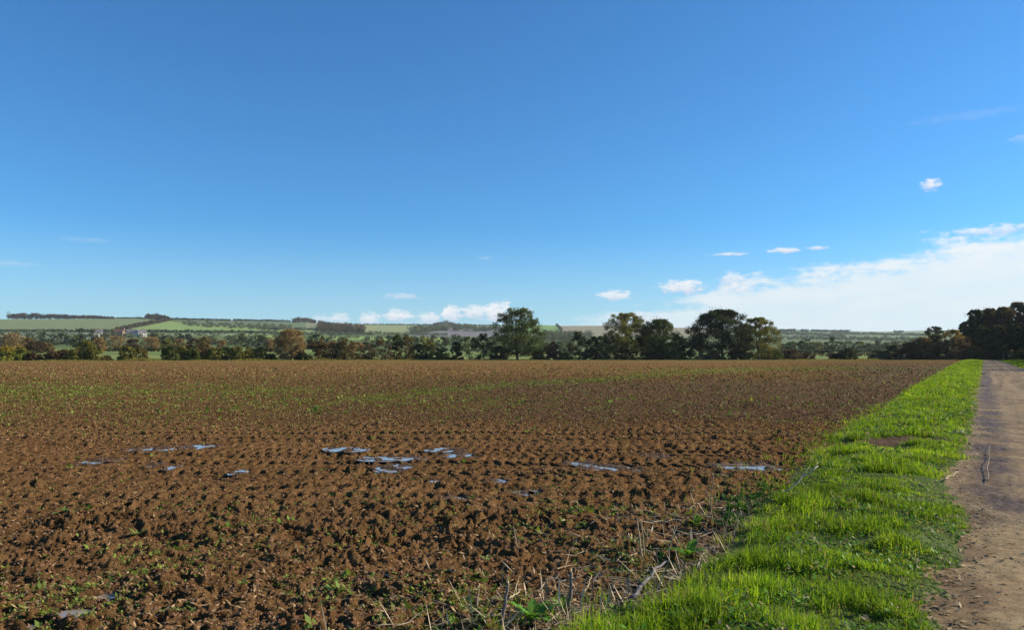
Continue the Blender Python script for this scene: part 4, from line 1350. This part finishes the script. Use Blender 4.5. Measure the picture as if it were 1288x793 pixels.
wood = [(1216, 405, 12, 'dark green', 0, "first small tree at the left corner of the dark wood"), (1229, 389, 15, 'dark green', 2, "dark lobed tree forming the left shoulder of the wood"),
        (1246, 388, 16, 'dark brown', 4, "brown-topped tree right of the wood's left shoulder"), (1264, 386, 16, 'dark brown', 0, "rusty-topped tree in the middle of the wood"),
        (1281, 380, 17, 'dark brown', 5, "tall rusty-topped tree at the right edge of the photo"),
        (1238, 412, 14, 'dark green', -5, "low dark tree at the front of the wood by the road end"), (1256, 410, 15, 'dark green', -5, "low dark tree in front of the wood behind the post"),
        (1275, 408, 15, 'dark green', -5, "low dark tree of the wood behind the clipped hedge"), (1300, 377, 19, 'dark brown', 3, None), (1296, 404, 16, 'dark green', -5, None),
        (1325, 372, 20, 'dark brown', 0, None), (1350, 368, 20, 'dark green', -10, None), (1380, 362, 22, 'dark green', -25, None), (1412, 360, 24, 'dark brown', -40, None)]
for i, (cx, top, hw, pal, dY, lb) in enumerate(wood):
    tree_px('woodland_tree', lb or "tree of the dark wood beyond the right edge of the photo", 'tree', cx, top, hw, pal, 'round', Y=268 + dY, seed=340 + i, ncl=150, clr=.24, per=70, leaf=.5,
            group=WG if lb else 'wood beyond the right edge', tint=('rust brown', .78) if pal == 'dark brown' else None, bottom=.03)
for i, (cx, top, hw, dY) in enumerate([(1222, 436, 13, -8), (1240, 434, 14, -1), (1258, 432, 13, -7), (1274, 434, 13, -2), (1292, 434, 14, -8), (1312, 430, 16, -8)]):
    lb = ["understorey bush below the left shoulder of the wood", "understorey bush right behind the end of the road", "understorey bush behind the post at the road end",
          "understorey bush behind the clipped hedge", "understorey bush at the right edge of the photo", "understorey bush beyond the right edge of the photo"][i]
    tree_px('woodland_shrub', lb, 'shrub', cx, top, hw, 'dark green', 'shrub', Y=264 + dY, seed=380 + i, ncl=40, clr=.3, per=70, leaf=.4, bottom=.0)


for i, Yk in enumerate(np.arange(78, 255, 9.5)):
    rr_ = random.Random(i + 50)
    xk = K * Yk + 27 + rr_.uniform(-3, 4)
    tree('woodland_tree', 'tree of the dark wood beyond the right edge of the photo', 'tree', xk, Yk, -.3, rr_.uniform(13, 17), rr_.uniform(5.5, 7), 'dark green', 'round', seed=440 + i, ncl=40, clr=.3, per=60, leaf=.6, group='wood beyond the right edge', bottom=.03)


# clipped hedges
def hedge_run(name, label, pts, height, thick, pal, seed, leaf=.3, dens=70, tint=None, group=None):
    r = np.random.default_rng(seed)
    global rng
    old = rng; rng = r
    (xa, ya), (xb, yb) = pts
    L = math.hypot(xb - xa, yb - ya)
    za = float(land(np.array([xa]), np.array([ya]))[0]); 
    root = empty(name, (xa, ya, za)); meta(root, label, 'hedge', group)
    n = int(L * dens / 10)
    t = r.random(n)
    X = t * (xb - xa); Y = t * (yb - ya)
    zz = land(xa + X, ya + Y) - za
    nx, ny = -(yb - ya) / L, (xb - xa) / L
    o_ = r.uniform(-.5, .5, n) * thick
    hh = r.random(n) ** .8 * height * (1 + .12 * gnoise(t * L / 6, t * 0, seed))
    C = np.stack([X + nx * o_, Y + ny * o_, zz + hh], 1)
    mb = MB(); crown_mesh(mb, C, np.full(n, thick * .28), 12, leaf, pal, .8, tint, height)
    for k in range(0, max(3, int(L / 4))):
        tk = (k + .5) / max(3, int(L / 4)); x_, y_ = tk * (xb - xa), tk * (yb - ya)
        zk = float(land(np.array([xa + x_]), np.array([ya + y_]))[0]) - za
        wd = MB(); wd.tube([(x_, y_, zk - .3), (x_ + r.normal(0, .1), y_, zk + height * .5), (x_ + r.normal(0, .2), y_, zk + height * .85)], [.06, .05, .02], 4, (.06, .05, .04)); wd.obj('stem', M_bark, root)
    mb.obj('foliage', M_leaf, root, smooth=False)
    rng = old
    return root


def pxY(px, Y): return ((px - 644) / F * Y, Y)
hedge_run('clipped_hedge', "low clipped hedge with pale top beside the far end of the road", (pxY(1266, 205), pxY(1300, 200)), 2.6, 2.2, 'dark green', 401, tint=('tan brown', .88), dens=160)
hedge_run('clipped_hedge', "long dark clipped hedge across the pasture behind the left hedgerow gaps", (pxY(95, 372), pxY(232, 378)), 1.9, 1.6, 'dark green', 402, leaf=.45, dens=90)
hedge_run('clipped_hedge', "dark clipped hedge seen in the gap left of the tall tan tree", (pxY(318, 370), pxY(356, 372)), 1.9, 1.6, 'dark green', 403, leaf=.45, dens=90)
hedge_run('clipped_hedge', "long hedge crossing the open stretch on the right, sunlit top tinted grey", (pxY(962, 430), pxY(1150, 440)), 2.3, 2.0, 'dark green', 404, leaf=.5, dens=80, tint=('grey green', .8))  # grey tint paints the sunlit top into the foliage
hedge_run('clipped_hedge', "nearer low dark hedge crossing the open stretch on the right", (pxY(975, 325), pxY(1150, 335)), 1.3, 1.4, 'dark brown', 405, leaf=.4, dens=80)
hedge_run('clipped_hedge', "dark low hedge seen under the tallest tree", (pxY(640, 330), pxY(770, 335)), 1.5, 1.6, 'dark green', 406, leaf=.4, dens=80)

# post by the end of the road
x0, y0 = pxY(1261, 215)
z0 = float(land(np.array([x0]), np.array([262.]))[0])
M_post = plain_material('weathered_wood', (.10, .085, .07), (.22, .19, .16), 6)
mbp = MB(); mbp.box(-.09, .09, -.09, .09, -.5, 2.5)
rt = empty('post', (x0, y0, -.1)); meta(rt, 'grey wooden post at the end of the road beside the clipped hedge', 'post')
mbp.obj('shaft', M_post, rt, smooth=False)
mbp = MB(); mbp.box(-.12, .12, -.12, .12, 2.5, 2.58); mbp.obj('cap', M_post, rt, smooth=False)

# valley trees
valley = [  # column, top, half width, palette, distance
    (14, 420, 17, 'tan brown', 330), (33, 425, 10, 'rust brown', 340), (46, 429, 12, 'dark brown', 335), (60, 432, 8, 'rust brown', 350),
    (124, 425, 9, 'tan brown', 350), (149, 423, 15, 'tan brown', 400), (168, 427, 9, 'dark brown', 400), (190, 424, 13, 'tan brown', 395), (211, 427, 9, 'olive green', 400),
    (227, 427, 10, 'tan brown', 390), (244, 426, 9, 'dark brown', 390), (256, 424, 11, 'rust brown', 380), (279, 428, 7, 'tan brown', 420), (340, 425, 8, 'tan brown', 400),
    (55, 419, 8, 'dark green', 620), (68, 421, 7, 'grey green', 640), (78, 420, 7, 'dark green', 660), (88, 422, 7, 'grey green', 620), (96, 422, 6, 'yellow green', 560),
    (105, 421, 7, 'dark green', 560), (116, 415, 7, 'dark green', 760), (102, 413, 4, 'dark green', 900), (132, 418, 6, 'grey green', 760), (142, 414, 5, 'olive green', 980), (20, 418, 8, 'grey green', 700), (5, 419, 8, 'dark green', 690), (38, 420, 8, 'grey green', 700),
    (195, 419, 11, 'dark green', 620), (207, 423, 9, 'dark green', 600), (218, 425, 8, 'dark green', 600), (228, 420, 5, 'dark green', 850), (238, 420, 5, 'dark green', 850),
    (266, 422, 7, 'grey green', 700), (290, 422, 9, 'grey green', 700), (304, 423, 11, 'dark green', 640), (318, 425, 8, 'grey green', 620), (327, 422, 9, 'dark green', 600), (305, 418, 4, 'olive green', 1000),
    (350, 422, 7, 'olive green', 620), (389, 427, 7, 'dark green', 560), (399, 421, 10, 'dark green', 560), (414, 425, 8, 'grey green', 620), (430, 424, 7, 'grey green', 700),
    (459, 431, 8, 'dark green', 560), (476, 423, 7, 'grey green', 760), (489, 423, 7, 'dark green', 700), (521, 424, 8, 'grey green', 560), (533, 423, 7, 'olive green', 560),
    (545, 422, 8, 'grey green', 640), (556, 425, 9, 'dark green', 520), (573, 421, 9, 'grey green', 620), (586, 424, 9, 'deep green', 520), (598, 426, 7, 'grey green', 540),
    (620, 424, 9, 'grey green', 620), (684, 424, 8, 'grey green', 760), (697, 418, 9, 'grey green', 1100), (708, 421, 9, 'grey green', 1000), (718, 425, 8, 'grey green', 800), (704, 430, 9, 'grey green', 560), (716, 433, 7, 'olive green', 540), (690, 432, 8, 'dark green', 560),
    (742, 428, 7, 'grey green', 640), (812, 430, 8, 'grey green', 640), (856, 428, 6, 'grey green', 700), (866, 424, 7, 'grey green', 900),
    (985, 433, 7, 'grey green', 620), (995, 430, 9, 'deep green', 560), (1009, 429, 8, 'deep green', 560), (1018, 427, 7, 'dark green', 600), (1029, 430, 8, 'olive green', 560), (1040, 431, 9, 'dark green', 520), (1047, 424, 6, 'deep green', 640),
    (1056, 430, 8, 'grey green', 640), (1067, 429, 9, 'grey green', 620), (1080, 430, 9, 'deep green', 600), (1092, 432, 8, 'grey green', 600), (1104, 429, 8, 'dark green', 620), (1115, 431, 8, 'grey green', 640), (1126, 429, 8, 'grey green', 700), (1137, 428, 7, 'grey green', 760), (1148, 427, 7, 'grey green', 800)]
counts = {}
marks = sorted([(cx, lb) for lb, cx in [
    ('at the far left edge', 0), ('above the bright yellow-green bush', 26), ('above the first hedge gap', 55), ('above the tall olive pair', 110), ('above the two pasture gaps', 170),
    ('above the big orange-brown bush', 256), ('left of the tall tan tree', 320), ('beside the tall tan tree', 385), ('above the pale tan bush', 449), ('near the upright dark pair', 505),
    ('above the green pasture gap', 575), ('right of the tallest tree', 700), ('beside the airy tree', 770), ('beside the oak', 860), ('above the low black round bush', 1000), ('above the lone dark green bush', 1066), ('left of the great dark hedge', 1125)]])
ords = ['first', 'second', 'third', 'fourth', 'fifth', 'sixth', 'seventh', 'eighth', 'ninth', 'tenth', 'eleventh', 'twelfth', '13th', '14th', '15th', '16th', '17th', '18th', '19th', '20th', '21st', '22nd', '23rd', '24th', '25th', '26th', '27th', '28th', '29th', '30th', '31st', '32nd', '33rd', '34th', '35th']
for i, (cx, top, hw, pal, Yd) in enumerate(sorted(valley)):
    k = counts.get(pal, 0); counts[pal] = k + 1
    mk = min(marks, key=lambda m_: abs(m_[0] - cx))[1]
    lb = f"{pal} valley tree {mk}, {ords[k]} of its colour"
    det = 1.0 if Yd < 450 else .6
    tree_px('valley_tree', lb, 'tree', cx, top, hw, pal, 'round', Y=Yd, seed=500 + i, ncl=int(42 * det), clr=.33, per=int(34 * det + 10), leaf=.5 if Yd < 450 else .85, group='valley trees behind the hedgerow', bottom=.04)


# ------------------------------------------------------------------ woods and hedges on the hills (stuff)
def far_mass(name, label, items, pal, seed):
    """items: (px, py_base, height m, radius m)"""
    r = np.random.default_rng(seed)
    global rng
    old = rng; rng = r
    mb = MB(); C = []; R = []
    for (px, py, h, rad) in items:
        x, y, z = hill_pt(px, py)
        k = 5
        for _ in range(k):
            C.append((x + r.normal(0, rad * .45), y + r.normal(0, rad * .45), z + h * r.uniform(.15, .8))); R.append(rad * r.uniform(.5, .9))
    crown_mesh(mb, np.array(C), np.array(R), 26, 2.6 if items[0][2] > 7 else 1.8, pal, .9)
    o = mb.obj(name, M_leaf, smooth=False)
    meta(o, label, 'woodland', kind='stuff')
    rng = old
    return o


R_ = random.Random(5)
def line_items(x0, y0, x1, y1, n, h, rad, jy=.3, jh=.25):
    return [(x0 + (x1 - x0) * (i + R_.random()) / n, y0 + (y1 - y0) * (i + .5) / n + R_.uniform(-jy, jy), h * R_.uniform(1 - jh, 1 + jh), rad) for i in range(n)]


def ramp_items(pts, n):
    xs = [p[0] for p in pts]
    res = []
    for i in range(n):
        x = xs[0] + (xs[-1] - xs[0]) * (i + R_.random()) / n
        res.append((x, float(np.interp(x, xs, [p[1] for p in pts])) + R_.uniform(-.2, .3), float(np.interp(x, xs, [p[2] for p in pts])) * R_.uniform(.85, 1.12), float(np.interp(x, xs, [p[3] for p in pts]))))
    return res


far_mass('far_wood', 'long dark wood along the crest of the left hill', ramp_items([(11, 401, 17, 7), (30, 401, 18, 7), (80, 401, 13, 6), (120, 401, 9, 4), (143, 401.3, 5, 3)], 110), 'dark brown', 601)
far_mass('far_wood', 'dark clump of trees on the crest with a hedge running down from it', ramp_items([(184, 401.5, 14, 5), (190, 402, 17, 6), (200, 402, 14, 6), (212, 403.5, 11, 5)], 34), 'dark brown', 602)
far_mass('far_hedge', 'thick hedge running diagonally down the left hill', line_items(213, 403.5, 146, 417, 60, 8, 4, .6), 'dark brown', 603)
far_mass('far_hedge', 'thin tree line on the crest right of the clump', line_items(214, 402.3, 290, 404, 60, 5, 3, .2) + line_items(146, 401, 184, 400.8, 24, 3, 2, .2) + line_items(293, 404, 365, 405, 50, 6, 3, .2), 'dark green', 604)
far_mass('far_scrub', 'scattered scrub on the slope below the crest', [(x, y, h, r) for (x, y, h, r) in [(R_.uniform(225, 365), 0, R_.uniform(4, 8), 5) for _ in range(95)] for y in [404.5 + (x - 225) * .045 + R_.uniform(0.5, 6.5)]], 'grey green', 605)
far_mass('far_hedge', 'dark straight hedge at the foot of the left hill', line_items(-20, 418, 148, 418, 90, 5, 3, .25), 'dark green', 606)
far_mass('far_hedge', 'dark straight hedge under the second green field', line_items(150, 418.6, 345, 419.6, 100, 5, 3, .25), 'dark green', 607)
far_mass('far_wood', 'flat-topped dark clump on the crest above the tall tan tree', ramp_items([(368, 405.8, 13, 6), (380, 406, 17, 7), (390, 406.4, 14, 6), (397, 407, 9, 5)], 34), 'dark brown', 608)
w5 = []
for _ in range(150):
    x = R_.uniform(400, 455); tmin = np.interp(x, [400, 410, 455], [410, 411, 416.5]); w5.append((x, R_.uniform(tmin, 420), 16, 7))
far_mass('far_wood', 'blue-grey wood on the slope right of the crest clump', w5, 'dark brown', 609)
far_mass('far_hedge', 'scattered hedges across the middle of the slope', line_items(330, 414, 400, 416, 30, 5, 4, .8) + line_items(330, 420.5, 470, 422, 45, 5, 4, .4) + line_items(456, 420.5, 560, 423, 30, 6, 5, .6), 'grey green', 610)
w6 = []
for _ in range(130):
    x = R_.uniform(516, 660); a_ = np.interp(x, [516, 560, 620, 660], [416, 411.5, 413, 418]); w6.append((x, R_.uniform(a_, a_ + 5.5), 12, 8))
far_mass('far_wood', 'broken hazy woodland on the slope left of the tallest tree', w6, 'grey green', 611)
far_mass('far_wood', 'small round clump on the crest left of the tallest tree', ramp_items([(545, 409.3, 6, 5), (560, 409.5, 16, 8), (568, 410, 11, 7), (578, 410.5, 5, 5)], 34), 'dark brown', 612)
far_mass('far_hedge', 'faint tree line on the middle crest', line_items(440, 408.8, 545, 409.6, 50, 3.5, 3, .2) + line_items(580, 410, 640, 410, 24, 4, 3, .2) + line_items(700, 409, 706, 417, 22, 7, 4, .3), 'dark green', 613)
w7 = [(R_.uniform(676, 742), R_.uniform(421, 430), 12, 7) for _ in range(80)]
far_mass('far_wood', 'hazy blue-green woodland right of the tallest tree', w7, 'grey green', 614)
far_mass('far_hedge', 'clumps of trees along the right-hand crest', line_items(981, 417.2, 1000, 417.2, 16, 8, 6, .2) + line_items(1008, 417.4, 1016, 417.4, 8, 9, 6) + line_items(1020, 417.6, 1042, 417.8, 20, 8, 6) + line_items(1045, 417.8, 1068, 418.2, 22, 8, 6) + line_items(1125, 418.5, 1136, 418.5, 7, 5, 6), 'dark green', 615)
far_mass('far_hedge', 'hedgerows crossing the right-hand slope', line_items(975, 420, 1060, 424, 50, 7, 6, 1) + line_items(1045, 420.5, 1180, 423, 70, 7, 6, .6) + line_items(975, 427, 1160, 428.5, 70, 8, 6, .9), 'grey green', 616)
far_mass('far_wood', 'broken tree belts across the valley floor', line_items(-20, 424, 340, 425, 36, 7, 6, 3) + line_items(340, 427, 640, 429, 34, 7, 6, 2.5), 'grey green', 617)

# ------------------------------------------------------------------ village houses
M_wall = plain_material('rendered_wall', (.5, .48, .44), (.62, .60, .55), 1.5, .9, .1, .01)
M_brick = plain_material('brick_wall', (.30, .17, .11), (.38, .24, .17), 2, .9, .1, .01)
M_slate = plain_material('roof_slate', (.10, .09, .10), (.17, .15, .16), 2, .8, .2, .02)
M_tile = plain_material('roof_tile', (.20, .09, .055), (.28, .13, .08), 2, .8, .2, .02)
M_glass = plain_material('window_glass', (.03, .035, .04), (.05, .055, .06), 2, .15, 0, .01, .5)


def house(px, py, w_, d_, h_, rh, rot, wm, rm, label):
    x, y, z = hill_pt(px, py)
    rt = empty('house', (x, y, z + .2)); rt.rotation_euler = (0, 0, rot)
    meta(rt, label, 'house', 'houses of the village on the hill foot')
    mb = MB(); mb.box(-w_ / 2, w_ / 2, -d_ / 2, d_ / 2, -2, h_)
    mb.add([(-w_ / 2, -d_ / 2, h_), (-w_ / 2, d_ / 2, h_), (-w_ / 2, 0, h_ + rh), (-w_ / 2, 0, h_ + rh)], [(0, 1, 2, 3)])
    mb.add([(w_ / 2, -d_ / 2, h_), (w_ / 2, d_ / 2, h_), (w_ / 2, 0, h_ + rh), (w_ / 2, 0, h_ + rh)], [(0, 1, 2, 3)])
    mb.obj('wall', wm, rt, smooth=False)
    rb = MB(); e_ = .4
    for s in (-1, 1):
        y1 = s * (d_ / 2 + e_); z1 = h_ - e_ * rh / (d_ / 2)
        V = [(-w_ / 2 - e_, y1, z1), (w_ / 2 + e_, y1, z1), (w_ / 2 + e_, 0, h_ + rh + .02), (-w_ / 2 - e_, 0, h_ + rh + .02)]
        V += [(a1, b1, c1 + .2) for a1, b1, c1 in V]
        rb.add(V, [(0, 1, 2, 3), (4, 7, 6, 5), (0, 4, 5, 1), (1, 5, 6, 2), (2, 6, 7, 3), (3, 7, 4, 0)])
    ro = rb.obj('roof', rm, rt, smooth=False)
    cb = MB(); cb.box(w_ / 2 - 1.3, w_ / 2 - .4, -.5, .5, h_ + rh - .6, h_ + rh + 1.3); cb.obj('chimney', M_brick, ro, smooth=False)
    for q in (-.3, 0, .3):
        for zz in (1.2, 3.7):
            if zz > h_ - 1.3: continue
            if q == 0 and zz == 1.2: continue
            wb = MB(); wb.box(q * w_ - .6, q * w_ + .6, -d_ / 2 - .05, -d_ / 2 + .06, zz, zz + 1.2)
            wo = wb.obj('window', M_glass, rt, smooth=False)
    db = MB(); db.box(-.5, .5, -d_ / 2 - .05, -d_ / 2 + .06, 0, 2.1); db.obj('door', M_slate, rt, smooth=False)


house(122.5, 423.5, 11, 7, 5.2, 2.6, .7, M_wall, M_slate, 'small white-walled house at the left end of the village')
house(151, 423, 13, 8, 5.2, 3, -.2, M_brick, M_tile, 'pinkish brick house with red roof left of the white ones')
house(164, 423.4, 12, 8, 5.4, 3, .5, M_wall, M_slate, 'white house with grey roof in the middle of the village')
house(171, 423.8, 14, 8, 5.2, 2.8, .1, M_wall, M_slate, 'wide low white house right of the grey-roofed one')
house(178, 424, 10, 7, 5.4, 2.8, .8, M_wall, M_slate, 'narrow white house at the right end of the village')
house(703, 426.5, 16, 8, 4, 3, .2, M_wall, M_slate, 'pale farm building among trees right of the tallest tree')

# ------------------------------------------------------------------ air
hm = bpy.data.materials.new('air'); hm.use_nodes = True
t = NT(hm.node_tree); t.n.clear()
ho = t.new('ShaderNodeOutputMaterial'); pv = t.new('ShaderNodeVolumePrincipled')
pv.inputs['Color'].default_value = (.80, .90, 1.0, 1); pv.inputs['Density'].default_value = 0.00005
pv.inputs['Anisotropy'].default_value = 0.2
t.l.new(pv.outputs[0], ho.inputs['Volume'])
mb = MB(); mb.box(-6000, 6000, -500, 5600, -7, 190)
o = mb.obj('haze', hm, smooth=False)
meta(o, 'thin blue haze over the valley', 'haze', kind='stuff')
